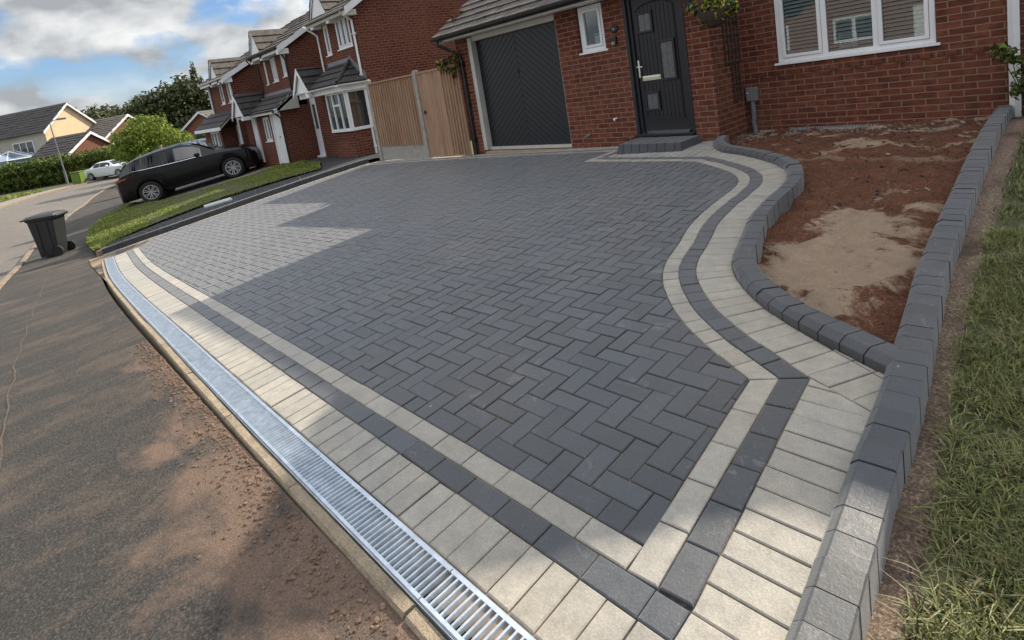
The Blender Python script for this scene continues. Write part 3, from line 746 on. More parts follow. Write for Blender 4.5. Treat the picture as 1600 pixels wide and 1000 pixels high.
# ---- soil bed
import mathutils.noise as mn
def bump_soil(x, y):
    v = mn.fractal(Vector((x*1.3, y*1.3, 3.1)), .9, 2.1, 5)*.030+mn.fractal(Vector((x*5, y*5, 1.7)), .8, 2.2, 4)*.040+mn.fractal(Vector((x*22, y*22, 5.7)), .8, 2.2, 3)*.0095
    return v
bp = offset_path(KC, .13)
bed = [(-.47, 2.52)]+[(p[0], p[1]) for p in bp[1:]]+[(-3.46,7.2),(-3.46,8.0),(-.84,8.0)]+[p for p in offset_path(KW, .012)[::-1] if p[1] > 2.6]
o = drape('soil_bed', bed, -.062, .026, MAT['soil'], bumpz=bump_soil, kind='structure')
mb = MB(); cnt = 0
while cnt < 330:
    x = random.uniform(-3.4, -.9); y = 7.62+random.gauss(0, .16) if random.random() < .85 else random.uniform(3, 7.6)
    if random.random() < .25: x = random.gauss(-3.25, .12); y = random.uniform(7.0, 7.9)
    if y > 7.93 or x < -3.42 or y < 3 or (y < 7.2 and x < -1.6 and random.random() < .9): continue
    r = random.uniform(.006, .02) if random.random() < .85 else random.uniform(.02, .035); z = g(x, y)-.062+bump_soil(x, y)
    if x < -2.0 and y < 6.4: continue
    M = Matrix.Translation((x, y, z+r*.2)) @ Matrix.Rotation(random.uniform(0, 3), 4, (random.random(), random.random(), 1)) @ Matrix.Diagonal((r*random.uniform(.7, 1.5), r, r*random.uniform(.35, .6), 1))
    b = len(mb.v); t = (1+5**.5)/2; 
    for p in ((-1,t,0),(1,t,0),(-1,-t,0),(1,-t,0),(0,-1,t),(0,1,t),(0,-1,-t),(0,1,-t),(t,0,-1),(t,0,1),(-t,0,-1),(-t,0,1)):
        q = Vector(p)*.55*random.uniform(.75, 1.15); mb.v.append(tuple(M @ q))
    for f in ((0,11,5),(0,5,1),(0,1,7),(0,7,10),(0,10,11),(1,5,9),(5,11,4),(11,10,2),(10,7,6),(7,1,8),(3,9,4),(3,4,2),(3,2,6),(3,6,8),(3,8,9),(4,9,5),(2,4,11),(6,2,10),(8,6,7),(9,8,1)):
        mb.f.append(tuple(b+i for i in f)); mb.m.append(0)
    cnt += 1
MAT['rubble'] = simple('rubble_stone', (.17,.15,.125), .9, 0, .45, 25)
tag(mb.build('rubble', MAT['rubble'], uv=False), 'grey broken stones and rubble scattered along the foot of the house wall', 'rubble', kind='stuff')

def stones(n, gen, mat, name, label, rmin, rmax, flat=.7, kind='stuff'):
    mb = MB(); t = (1+5**.5)/2; ico = ((-1,t,0),(1,t,0),(-1,-t,0),(1,-t,0),(0,-1,t),(0,1,t),(0,-1,-t),(0,1,-t),(t,0,-1),(t,0,1),(-t,0,-1),(-t,0,1))
    fc = ((0,11,5),(0,5,1),(0,1,7),(0,7,10),(0,10,11),(1,5,9),(5,11,4),(11,10,2),(10,7,6),(7,1,8),(3,9,4),(3,4,2),(3,2,6),(3,6,8),(3,8,9),(4,9,5),(2,4,11),(6,2,10),(8,6,7),(9,8,1))
    for _ in range(n):
        x, y, z = gen(); r = rmin+(rmax-rmin)*random.random()**3; M = Matrix.Translation((x, y, z+r*.15)) @ Matrix.Rotation(random.uniform(0, 3), 4, (random.random(), random.random(), 1)) @ Matrix.Diagonal((r*random.uniform(.7, 1.4), r, r*flat*random.uniform(.6, 1), 1)); b = len(mb.v)
        for p in ico: mb.v.append(tuple(M @ (Vector(p)*.55*random.uniform(.7, 1.2))))
        for f in fc: mb.f.append(tuple(b+i for i in f)); mb.m.append(0)
    return tag(mb.build(name, mat, uv=False), label, 'soil', kind=kind)
def gbed():
    while True:
        x, y = random.uniform(-3.4, -.85), random.uniform(2.9, 7.8)
        if x > -1.75 or (y > 6.2 and x > -2.9) or y > 7.0: 
            if not (x < -1.1 and y < 3.2) and ((x+1.15)/.5)**2+((y-3.75)/1.1)**2 > 1 or random.random() < .03: return x, y, g(x, y)-.062+bump_soil(x, y)
MAT['clod'] = simple('soil_clod', (.07,.034,.024), .95, 0, .5, 30, .5)
stones(900, gbed, MAT['clod'], 'soil_clods', 'small crumbs and clods of red brown soil lying on the bed', .004, .024)
def gpav():
    x = random.uniform(-5.5, -.7); y = .585-abs(random.gauss(0, .05+.02*(x+5.5))); return x, y, g(x, y)-.018
MAT['crumb'] = simple('soil_crumb', (.15,.095,.066), .95, 0, .5, 30, .5)
stones(2600, gpav, MAT['crumb'], 'soil_crumbs', 'brown soil crumbs scattered on the pavement along the edging stones', .002, .011)
def gstr():
    y = random.uniform(1.0, 6.5); f = random.random(); x = -.41-.02*(y-1.3)*.9+.02+f*.075+(.0 if y > 2.5 else .01); return x, y, g(x, y)-.060+.004
stones(500, gstr, MAT['clod'], 'soil_crumbs', 'dark crumbs of soil fallen on the mortar strip beside the straight kerb', .002, .009)
# ---- lawn and haunching strip right of the straight kerb
ko = offset_path(KW, .122)
strip = ko+[(-.50,7.9),(-.42,6.9),(-.38,5.3),(-.36,3.78),(-.34,3.0),(-.28,2.3),(-.24,1.8),(-.2,1.3),(-.16,.55),(-.38,.55)]
drape('haunching_strip', strip, -.062, .04, MAT['strip'], bumpz=lambda x, y: bump_soil(x*1.2, y*1.2)*.45)
law = [(-.60,7.95),(-.56,6.9),(-.52,5.3),(-.475,3.78),(-.445,3.0),(-.395,2.3),(-.355,1.8),(-.325,1.3),(-.29,.5),(3.5,.2),(3.5,7.9)]
drape('lawn', law, -.045, .08, MAT['lawnbase'], bumpz=lambda x, y: .012+bump_soil(x, y)*.5)
def in_poly(px, py, poly):
    c = np.zeros(len(px), bool); n = len(poly)
    for i in range(n):
        x0, y0 = poly[i-1]; x1, y1 = poly[i]
        m = ((y0 > py) != (y1 > py)); xi = (x1-x0)*(py-y0)/((y1-y0) if y1 != y0 else 1e-9)+x0; c ^= m & (px < xi)
    return c
gv = np.vectorize(g)
def blades(name, poly, dens, hmin, hmax, wid, mat, lean=.6, off=-.03, clump=1.5, label=None, cat='grass', edge=.02):
    xs_ = [p[0] for p in poly]; ys_ = [p[1] for p in poly]; A = (max(xs_)-min(xs_))*(max(ys_)-min(ys_)); N = int(A*dens)
    x = rng.uniform(min(xs_)-edge, max(xs_), N); y = rng.uniform(min(ys_), max(ys_), N); k = in_poly(x, y, poly); x, y = x[k], y[k]
    jx = rng.normal(0, edge, len(x)); x = x+jx; N = len(x); z = gv(x, y)+off
    cl = np.array([mn.noise(Vector((a*clump*3, b*clump*3, 0))) for a, b in zip(x, y)])
    keep = rng.random(N) < np.clip(.75+cl*1.3, .12, 1); x, y, z, cl = x[keep], y[keep], z[keep], cl[keep]; N = len(x)
    h = rng.uniform(hmin, hmax, N)*(1+cl*.5); an = rng.uniform(0, 2*np.pi, N); w = wid*rng.uniform(.6, 1.3, N); ln = np.abs(rng.normal(0, lean, N))+.15; bd = rng.uniform(0, 2*np.pi, N)
    bx, by = np.cos(bd)*ln*h, np.sin(bd)*ln*h; ux, uy = -np.sin(bd+rng.normal(0,.4,N)), np.cos(bd)
    p0 = np.stack([x-ux*w/2, y-uy*w/2, z], 1); p1 = np.stack([x+ux*w/2, y+uy*w/2, z], 1)
    zm = z+h*.62/np.sqrt(1+ln*.5); m0 = np.stack([x+bx*.42-ux*w*.42, y+by*.42-uy*w*.42, zm], 1); m1 = np.stack([x+bx*.42+ux*w*.42, y+by*.42+uy*w*.42, zm], 1)
    t = z+h/np.sqrt(1+ln*ln*1.3); t0 = np.stack([x+bx-ux*w*.06, y+by-uy*w*.06, t], 1); t1 = np.stack([x+bx+ux*w*.06, y+by+uy*w*.06, t], 1)
    V = np.concatenate([p0, p1, m0, m1, t0, t1], 1).reshape(N, 6, 3); me = bpy.data.meshes.new(name)
    me.vertices.add(N*6); me.vertices.foreach_set('co', V.astype(np.float32).ravel()); base = (np.arange(N)*6)[:, None]
    idx = np.concatenate([base+np.array([[0,1,3,2]]), base+np.array([[2,3,5,4]])], 1).astype(np.int32).ravel()
    me.loops.add(N*8); me.loops.foreach_set('vertex_index', idx); me.polygons.add(N*2); me.polygons.foreach_set('loop_start', np.arange(0, N*8, 4, dtype=np.int32))
    try: me.polygons.foreach_set('loop_total', np.full(N*2, 4, dtype=np.int32))
    except Exception: pass
    me.update(calc_edges=True); me.materials.append(mat); o = bpy.data.objects.new(name, me); C.objects.link(o)
    return tag(o, label, cat, kind='stuff')
near_l = [(-.318,1.0),(-.348,1.8),(-.395,2.3),(-.45,3.0),(-.48,3.8),(-.5,4.2),(.5,4.2),(.7,1.0)]
MAT['straw'] = leaf_mat('dry_stalk', (.20,.15,.08), (.42,.34,.19), .2)
blades('grass', near_l, 21000, .018, .055, .0042, MAT['grass'], lean=1.1, label='long green grass of the lawn beside the right hand kerb', edge=.012)
blades('dry_grass', near_l, 3600, .02, .05, .0025, MAT['straw'], lean=2.2, label='straw coloured dead stalks lying in the right hand lawn', edge=.018)
blades('grass', [(-.50,4.1),(-.55,6.9),(-.58,7.8),(3,7.8),(3,4.1)], 3500, .02, .05, .007, MAT['grass'], lean=.8, label='rough grass at the far end of the right hand lawn by the house')
blades('grass', [(.5,4.1),(3.4,4.1),(3.4,.3),(.7,.3)], 2500, .02, .05, .007, MAT['grass'], lean=.8, label='lawn grass on the right beyond the kerb')

# seam running through the old tarmac, filled with brown dirt
seam = catmull([(-2.6,-.47),(-4.4,-.39),(-5.8,-.34),(-7.2,-.27),(-10.6,-.03),(-13.5,.20),(-16.0,.42)], .15)
seam = [(x, y+.012*math.sin(x*7)+random.gauss(0, .006)) for x, y in seam]; sm = MB(); so = offset_path(seam, .014)
for i in range(len(seam)-1): sm.face([(p[0], p[1], g(p[0], p[1])-.0155) for p in (so[i], so[i+1], seam[i+1], seam[i])][::-1])
MAT['seam'] = simple('seam_dirt', (.075,.058,.044), .95, 0, .5, 30, .5)
tag(sm.build('pavement_seam', MAT['seam'], uv=False), kind='structure')
mb = MB(); mb.tube([(-.375,1.62,.01),(-.362,1.52,.018),(-.350,1.45,.006),(-.335,1.40,-.02)], .0022, 6); tag(mb.build('twig', MAT['rubber'], uv=False), 'thin dark curved twig lying on the strip right of the straight kerb', 'twig')
mb = MB(); mb.tube([(-.33,1.33,.0),(-.352,1.28,.02),(-.35,1.235,.012),(-.32,1.215,-.005),(-.295,1.23,.004)], .0020, 6); tag(mb.build('twig', MAT['rubber'], uv=False), 'hooked dark twig at the ragged edge of the near right lawn', 'twig')

# ------------------------------------------------------------------ building helpers
def wall(mb, axis, c, u0, u1, z0, z1, holes=(), reveal=.10, into=1, rm=None):
    """single skin wall in plane axis=c with openings; reveals run 'into' the house"""
    us = sorted(set([u0, u1]+[h[0] for h in holes]+[h[1] for h in holes])); zs = sorted(set([z0, z1]+[h[2] for h in holes]+[h[3] for h in holes]))
    us = [u for u in us if u0-1e-6 <= u <= u1+1e-6]; zs = [z for z in zs if z0-1e-6 <= z <= z1+1e-6]
    def P(u, z, d=0): return (u, c+d, z) if axis == 'y' else (c+d, u, z)
    flip = (axis == 'y') != (into > 0)
    def F(pts): mb.face(pts[::-1] if flip else pts)
    for a, b in zip(us, us[1:]):
        for e, f in zip(zs, zs[1:]):
            m = ((a+b)/2, (e+f)/2)
            if any(h[0] < m[0] < h[1] and h[2] < m[1] < h[3] for h in holes): continue
            F([P(a, e), P(b, e), P(b, f), P(a, f)])
    for h in holes:
        d = reveal*into; a, b, e, f = h
        for p, q in (((a, e), (a, f)), ((b, f), (b, e)), ((a, f), (b, f)), ((b, e), (a, e))):
            F([P(*p), P(*q), P(*q, d), P(*p, d)])
def tiles(mb, p0, u, s, W, L, course=.30, tw=.33, th=.018, jit=.003, lap=.04):
    """courses of separate tiles; p0 = lower corner at the eave, u along the eave, s up the slope (unit vectors)"""
    p0, u, s = Vector(p0), Vector(u).normalized(), Vector(s).normalized(); n = u.cross(s).normalized()
    if n.z < 0: n = -n
    nc = max(1, int(round(L/course))); cl = L/nc
    for i in range(nc):
        nt = max(1, int(round(W/tw))); w = W/nt; o = (w*.5 if i % 2 else 0.0)
        k = -1 if o else 0
        for j in range(k, nt):
            a = max(0, j*w+o+.003); b = min(W, (j+1)*w+o-.003)
            if b-a < .02: continue
            h0 = random.gauss(0, jit); lo = i*cl; hi = min((i+1)*cl+lap, L)
            q = [p0+u*a+s*lo, p0+u*b+s*lo, p0+u*b+s*hi, p0+u*a+s*hi]
            top = [q[0]+n*(th+.032+h0), q[1]+n*(th+.032+h0), q[2]+n*(th+h0*.3), q[3]+n*(th+h0*.3)]
            bot = [q[0]+n*(.012+h0), q[1]+n*(.012+h0), q[2]-n*.002, q[3]-n*.002]
            mb.hexa(bot, top)
def window(root, axis, c, u0, u1, z0, z1, n=2, into=1, fw=.055, mull=.05, sill=True, blinds=False, name='window', opener=None, depth=.07, glass='glass', room=True):
    """uPVC window: frame (part) with sill, glass and blind as its sub-parts"""
    def bx(mb, a, b, d0, d1, e, f):
        d0, d1 = c+d0*into, c+d1*into
        if axis == 'y': mb.box(a, b, d0, d1, e, f)
        else: mb.box(d0, d1, a, b, e, f)
    fr = MB(); bx(fr, u0, u0+fw, 0, depth, z0, z1); bx(fr, u1-fw, u1, 0, depth, z0, z1); bx(fr, u0+fw, u1-fw, 0, depth, z0, z0+fw); bx(fr, u0+fw, u1-fw, 0, depth, z1-fw, z1)
    cells = []; iu0, iu1 = u0+fw, u1-fw; cw = (iu1-iu0-mull*(n-1))/n
    for i in range(n):
        a = iu0+i*(cw+mull); cells.append((a, a+cw))
        if i: bx(fr, a-mull, a, .004, depth, z0+fw, z1-fw)
    sashes = opener if opener is not None else range(n)
    gl = []
    for i, (a, b) in enumerate(cells):
        if i in sashes:
            s = .042; e, f = z0+fw, z1-fw
            bx(fr, a+.003, a+s, -.012, .05, e+.003, f-.003); bx(fr, b-s, b-.003, -.012, .05, e+.003, f-.003); bx(fr, a+s, b-s, -.012, .05, e+.003, e+s); bx(fr, a+s, b-s, -.012, .05, f-s, f-.003)
            gl.append((a+s, b-s, e+s, f-s))
        else: gl.append((a, b, z0+fw, z1-fw))
    fo = fr.build(name, MAT['upvc'], root, bevel=.003, uv=False)
    if sill:
        sb = MB(); bx(sb, u0-.04, u1+.04, -.045, .04, z0-.032, z0-.002); sb.build('sill', MAT['upvc'], fo, uv=False, bevel=.004)
    g_ = MB()
    for a, b, e, f in gl: bx(g_, a-.004, b+.004, .018, .022, e-.004, f+.004)
    g_.build('pane', MAT[glass], fo, uv=False)
    if blinds:
        bl = MB()
        for a, b, e, f in gl:
            z = f-.02
            while z > e+.01:
                k = math.tan(R(38))*.022
                p = [(a+.004, .030, z-k), (b-.004, .030, z-k), (b-.004, .074, z+k), (a+.004, .074, z+k)]
                q = [(x, c+y*into, zz) if axis == 'y' else (c+y*into, x, zz) for x, y, zz in p]; bl.hexa([(v[0], v[1], v[2]) for v in q], [(v[0], v[1], v[2]+.003) for v in q]); z -= .048
        bl.build('blind', MAT['blind'], fo, uv=False)
    if room and glass == 'glass':
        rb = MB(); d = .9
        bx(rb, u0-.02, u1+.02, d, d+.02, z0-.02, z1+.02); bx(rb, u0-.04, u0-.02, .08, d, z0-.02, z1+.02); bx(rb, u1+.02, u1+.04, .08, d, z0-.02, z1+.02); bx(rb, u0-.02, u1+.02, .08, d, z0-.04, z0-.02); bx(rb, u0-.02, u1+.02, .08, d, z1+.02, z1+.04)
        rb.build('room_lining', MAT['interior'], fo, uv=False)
    return fo
def gutter(root, p, q, mat, r=.055, brackets=True):
    p, q = Vector(p), Vector(q); u = (q-p).normalized(); L = (q-p).length; w = Vector((0,0,1)).cross(u); mb = MB(); n = 8; base = len(mb.v)
    for t in (0, L):
        for k in range(n+1):
            a = math.pi*k/n; mb.v.append(tuple(p+u*t+w*(r*math.cos(a))-Vector((0,0,1))*(r*math.sin(a))))
        for k in range(n, -1, -1):
            a = math.pi*k/n; mb.v.append(tuple(p+u*t+w*((r-.005)*math.cos(a))-Vector((0,0,1))*((r-.005)*math.sin(a))))
    m = 2*(n+1)
    for k in range(m):
        j = (k+1) % m; mb.f.append((k, j, m+j, m+k)); mb.m.append(0)
    mb.f.append(tuple(range(m))); mb.f.append(tuple(m+i for i in reversed(range(m)))); mb.m += [0, 0]
    if brackets:
        s = .35
        while s < L:
            c = p+u*s; e = c+u*.03
            for t in range(n):
                a, b = math.pi*t/n, math.pi*(t+1)/n; r2 = r+.008
                mb.hexa([tuple(c+w*(r*math.cos(a))-Vector((0,0,r*math.sin(a)))), tuple(c+w*(r*math.cos(b))-Vector((0,0,r*math.sin(b)))), tuple(e+w*(r*math.cos(b))-Vector((0,0,r*math.sin(b)))), tuple(e+w*(r*math.cos(a))-Vector((0,0,r*math.sin(a))))],
                        [tuple(c+w*(r2*math.cos(a))-Vector((0,0,r2*math.sin(a)))), tuple(c+w*(r2*math.cos(b))-Vector((0,0,r2*math.sin(b)))), tuple(e+w*(r2*math.cos(b))-Vector((0,0,r2*math.sin(b)))), tuple(e+w*(r2*math.cos(a))-Vector((0,0,r2*math.sin(a))))])
            s += .85
    return mb.build('gutter', mat, root, uv=False)
def downpipe(root, path, mat, r=.034, square=False, clips=(), name='downpipe'):
    mb = MB(); mb.tube(path, r, 4 if square else 12)
    for z in clips:
        x, y = path[-1][0], path[-1][1]; mb.box(x-r*1.25, x+r*1.25, y-r*1.25, y+r*2.2, z-.02, z+.02)
    return mb.build(name, mat, root, uv=False, smooth=not square)

# ================================================================== the house
HX, HY = -3.5, 9.5
house = thing('brick_house', (HX, HY, .2), 'near red brick house with dark chevron garage door and black front door', 'house')
GY, MY, LX = 7.11, 8.0, -8.55
# walls
mb = MB()
wall(mb, 'y', GY, LX, -3.46, -.4, 2.42, [(-8.06, -5.985, .20, 2.40), (-5.545, -5.065, 1.72, 2.42), (-4.70, -3.79, .335, 2.42)], .12)
wall(mb, 'x', LX, GY, 12.0, -.4, 3.0, (), into=1)
wall(mb, 'x', -3.46, GY, MY, -.4, 3.0, (), into=-1)
mb.face([(LX, GY, 2.42), (LX, GY, 2.42), (LX, 9.8, 4.4), (LX, 12.0, 3.0)][1:])
mb.build('garage_wall', MAT['brick'], house)
mb = MB()
wall(mb, 'y', MY, -3.46, -.94, -.4, 4.3, [(-3.01, -1.345, 1.13, 2.20), (-2.7, -1.5, 3.25, 4.2)], .10); wall(mb, 'y', MY, -.94, .55, -.4, 3.2, (), .10); mb.face([(-.94, MY, 3.2), (.55, MY, 3.2), (-.94, MY, 4.35)])
mb.face([(-2.94, MY, 4.3), (-.94, MY, 4.3), (-1.94, MY, 5.05)]); wall(mb, 'y', MY, -6.0, -3.46, 2.9, 4.65, [(-5.3, -4.2, 3.45, 4.45)], .10)
wall(mb, 'x', -6.0, MY, 15.0, 2.4, 4.75, (), into=1); wall(mb, 'x', .55, MY, 15.0, -.4, 3.2, (), into=-1); wall(mb, 'x', .55, 10.4, 15.0, 3.2, 4.6, (), into=-1); mb.face([(.55, 9.6, 4.6), (.55, 15.0, 4.6), (.55, 11.5, 6.7)])
mb.face([(-6.0, MY, 4.75), (-6.0, 11.5, 6.7), (-6.0, 15.0, 4.75)])
wall(mb, 'y', 15.0, -6.0, .55, -.4, 4.75, (), into=-1); wall(mb, 'y', 12.0, LX, -6.0, -.4, 3.0, (), into=-1)
mb.build('wall', MAT['brick'], house)
# projecting header course below the front window
mb = MB(); x = -3.30; k = 0
while x < -.95:
    mb.box(x, x+.10, MY-.022 if k % 2 == 0 else MY-.006, MY+.02, .978, 1.040); x += .1125; k += 1
mb.build('dentil_course', MAT['brick'], house)
# plinth channel and grating along the wall
mb = MB(); mb.box(-3.30, -.92, MY-.06, MY-.005, .12, .235); mb.build('damp_channel', MAT['conc'], house, uv=False)
mb = MB(); x = -2.9
while x < -.95: mb.box(x, x+.018, MY-.05, MY-.010, .237, .256); x += .030
mb.build('channel_grating', MAT['steel'], house, uv=False)
# garage door with chevron boarding
gd = thing  # (name kept free)
X0, X1, Z0, Z1 = -8.045, -6.0, .275, 2.325; XC = (X0+X1)/2
body = MB(); body.box(X0, X1, 7.196, 7.22, Z0, Z1)
sl = .86      # boards fall outwards from the centre line
def cpoly(xs, ys): return [(xs[0], ys[0]), (xs[1], ys[0]), (xs[1], ys[1]), (xs[0], ys[1])]
pitch = .118; wv = pitch
for side in (-1, 1):
    xa, xb = (X0, XC) if side < 0 else (XC, X1)
    z = Z0-1.2
    while z < Z1+1.0:
        # board between two parallel sloping lines: z = zc - sl*|x-XC|
        def ln(x, zc): return zc-sl*abs(x-XC)
        g_ = .007
        q = [(xa, ln(xa, z+g_)), (xb, ln(xb, z+g_)), (xb, ln(xb, z+wv-.001)), (xa, ln(xa, z+wv-.001))]
        c = clip_convex(q, cpoly((xa, xb), (Z0+.01, Z1-.01)))
        if len(c) >= 3 and abs(area(c)) > 1e-4:
            if area(c) < 0: c = c[::-1]
            n = len(c); i2 = inset(clean(c, .004), .003)
            c = clean(c, .004); n = len(c)
            if i2 and len(i2) == n:
                b = len(body.v); body.v.extend([(p[0], 7.197, p[1]) for p in c]+[(p[0], 7.190, p[1]) for p in i2])
                body.f.append(tuple(b+n+i for i in range(n))); body.m.append(0)
                for i in range(n): j = (i+1) % n; body.f.append((b+i, b+j, b+n+j, b+n+i)); body.m.append(0)
        z += pitch
gdo = body.build('garage_door', MAT['anth'], house, uv=False)
mb = MB(); mb.lathe([(.0, -.022), (.022, -.020), (.024, -.012), (.030, -.004), (.030, .0)], (XC-.02, 7.19, 1.62), 16, 'y'); mb.build('handle', MAT['blackplastic'], gdo, uv=False, smooth=True)
mb = MB(); mb.box(-8.16, -8.045, 7.075, 7.20, .235, 2.40); mb.box(-8.045, -5.985, 7.10, 7.20, 2.325, 2.42); mb.box(-6.0, -5.985, 7.12, 7.2, .26, 2.325)
mb.box(-8.105, -8.045, 7.060, 7.075, .235, 2.37)
mb.build('garage_frame', MAT['upvc_trim'], house, bevel=.004, uv=False)
mb = MB(); mb.box(-8.045, -6.0, 7.13, 7.20, .222, .275); mb.build('garage_sill', MAT['upvc_trim'], house, uv=False, bevel=.004)
mb = MB(); mb.box(-8.06, -5.985, 7.0, 7.22, .05, .208); mb.build('garage_threshold', MAT['edging'], house, uv=False, bevel=.01)
# lean-to roof over garage and hall
pitch_a = math.atan(.645); su = (0, math.cos(pitch_a), math.sin(pitch_a)); EY, EZ = 6.80, 2.50
def zroof(y): return EZ+(y-EY)*.645
rf = MB(); tiles(rf, (-8.82, EY-.03, EZ), (1, 0, 0), su, 5.30, .0+(9.9-EY)/math.cos(pitch_a), .27, .30)
rf.mat = 1; rf.hexa([(-8.80, EY, EZ-.05), (-3.55, EY, EZ-.05), (-3.55, 9.9, zroof(9.9)-.05), (-8.80, 9.9, zroof(9.9)-.05)], [(-8.80, EY, EZ), (-3.55, EY, EZ), (-3.55, 9.9, zroof(9.9)), (-8.80, 9.9, zroof(9.9))])
rf.mat = 0; tiles(rf, (-8.82, 12.4, 2.9), (1, 0, 0), (0, -math.cos(.62), math.sin(.62)), 2.8, 3.0)
roof_g = rf.build('roof', [MAT['tile'], MAT['darkwood']], house, uv=False)
mb = MB(); mb.box(-8.62, -3.55, 6.865, 6.885, 2.425, 2.50); mb.box(-8.62, -3.55, 6.885, 7.109, 2.425, 2.437)
mb.build('fascia', MAT['upvc'], house, uv=False)
mb = MB()
mb.hexa([(-8.80, 6.85, 2.42), (-8.78, 6.85, 2.42), (-8.78, 9.9, zroof(9.9)-.10), (-8.80, 9.9, zroof(9.9)-.10)], [(-8.80, 6.85, 2.52), (-8.78, 6.85, 2.52), (-8.78, 9.9, zroof(9.9)+.0), (-8.80, 9.9, zroof(9.9)+.0)])
mb.box(-8.80, -8.62, 6.86, 7.109, 2.40, 2.43); mb.build('bargeboard', MAT['upvc_trim'], house, uv=False)
gutter(house, (-8.86, 6.795, 2.515), (-3.62, 6.795, 2.515), MAT['blackplastic'])
downpipe(house, [(-8.72, 6.80, 2.47), (-8.72, 6.80, 2.38), (-8.60, 7.0, 2.24), (-8.43, 7.055, 2.12), (-8.40, 7.06, 2.0), (-8.40, 7.06, .16)], MAT['blackplastic'], .034, clips=(1.95, 1.15, .45))
# upper roofs, unseen; outline shaped to throw the shadow edge on the drive
def slab(mb, a, b, c, d, t=.12):
    a, b, c, d = map(Vector, (a, b, c, d)); n = (b-a).cross(d-a).normalized()
    if n.z < 0: n = -n
    mb.hexa([p-n*t for p in (a, b, c, d)], [a, b, c, d])
ur = MB(); pm = math.atan((6.85-4.70)/(11.5-7.7)); ss = (0, math.cos(pm), math.sin(pm))
tiles(ur, (-6.06, 7.68, 4.72), (1, 0, 0), ss, 4.12, 4.34, .30, .33); tiles(ur, (-1.94, 9.48, 5.74), (1, 0, 0), ss, 2.78, 2.27, .30, .33)  # right part set back so sun reaches the near border
tiles(ur, (-6.06, 15.3, 4.87), (1, 0, 0), (0, -math.cos(pm), math.sin(pm)), 6.9, 4.32, .30, .33)
ur.mat = 1; slab(ur, (-6.04, 7.7, 4.70), (-1.94, 7.7, 4.70), (-1.94, 11.5, 6.85), (-6.04, 11.5, 6.85)); slab(ur, (-1.94, 9.5, 5.72), (.8, 9.5, 5.72), (.8, 11.5, 6.85), (-1.94, 11.5, 6.85)); slab(ur, (-6.04, 15.3, 4.85), (-6.04, 11.5, 6.85), (.8, 11.5, 6.85), (.8, 15.3, 4.85))
# front gable, ridge at x = -1.94
PX, PZ, sl2, sr2 = -1.94, 5.42, .74, .80
ur.mat = 1; slab(ur, (-2.97, 7.7, PZ-1.03*sl2), (PX, 7.7, PZ), (PX, 10.5, PZ), (-2.97, 10.5, PZ-1.03*sl2)); slab(ur, (PX, 7.7, PZ), (.70, 7.7, PZ-2.64*sr2), (.70, 10.5, PZ-2.64*sr2), (PX, 10.5, PZ))
sg = math.hypot(1, sl2); ur.mat = 0
sh = math.hypot(1, sr2); tiles(ur, (.72, 7.68, PZ-2.66*sr2), (0, 1, 0), (-1/sh, 0, sr2/sh), 2.9, 2.65*sh, .3, .33); tiles(ur, (-2.97, 7.68, PZ-1.03*sl2), (0, 1, 0), (1/sg, 0, sl2/sg), 2.9, 1.03*sg, .3, .33)
ur.build('roof', [MAT['tile'], MAT['darkwood']], house, uv=False)
# windows and door
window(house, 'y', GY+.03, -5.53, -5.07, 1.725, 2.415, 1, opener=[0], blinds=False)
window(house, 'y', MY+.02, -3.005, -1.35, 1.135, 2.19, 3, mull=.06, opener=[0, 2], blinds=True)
window(house, 'y', MY+.03, -2.7, -1.5, 3.25, 4.2, 2); window(house, 'y', MY+.03, -5.3, -4.2, 3.45, 4.45, 2)
# things in the glass: parcel notes
mb = MB(); mb.box(-5.42, -5.36, 7.185, 7.187, 1.79, 1.84); mb.box(-5.30, -5.16, 7.185, 7.187, 1.80, 1.98); mb.build('window_card', MAT['paper'], house, uv=False)
mb = MB(); mb.box(-5.405, -5.375, 7.1835, 7.1848, 1.810, 1.816); mb.box(-5.295, -5.165, 7.1835, 7.1848, 1.945, 1.97)
for zz in (1.92, 1.90, 1.88, 1.86, 1.835, 1.815): mb.box(-5.285, -5.285+random.uniform(.06, .11), 7.1835, 7.1848, zz, zz+.006)
mb.build('card_print', simple('print_blue', (.08,.12,.25), .8), house, uv=False)
mb = MB(); mb.box(-2.30, -2.10, MY+.045, MY+.047, 1.215, 1.40); mb.build('window_notice', MAT['paper'], house, uv=False)
mb = MB()
for zz, a, w_, h_ in ((1.375, -2.27, .13, .008), (1.35, -2.285, .17, .006), (1.318, -2.285, .165, .014), (1.29, -2.27, .14, .006), (1.272, -2.28, .15, .006), (1.25, -2.26, .11, .006)):
    x = a
    while x < a+w_: l = random.uniform(.006, .022); mb.box(x, min(x+l, a+w_), MY+.0435, MY+.0448, zz, zz+h_); x += l+.005
mb.build('notice_print', MAT['black'], house, uv=False)
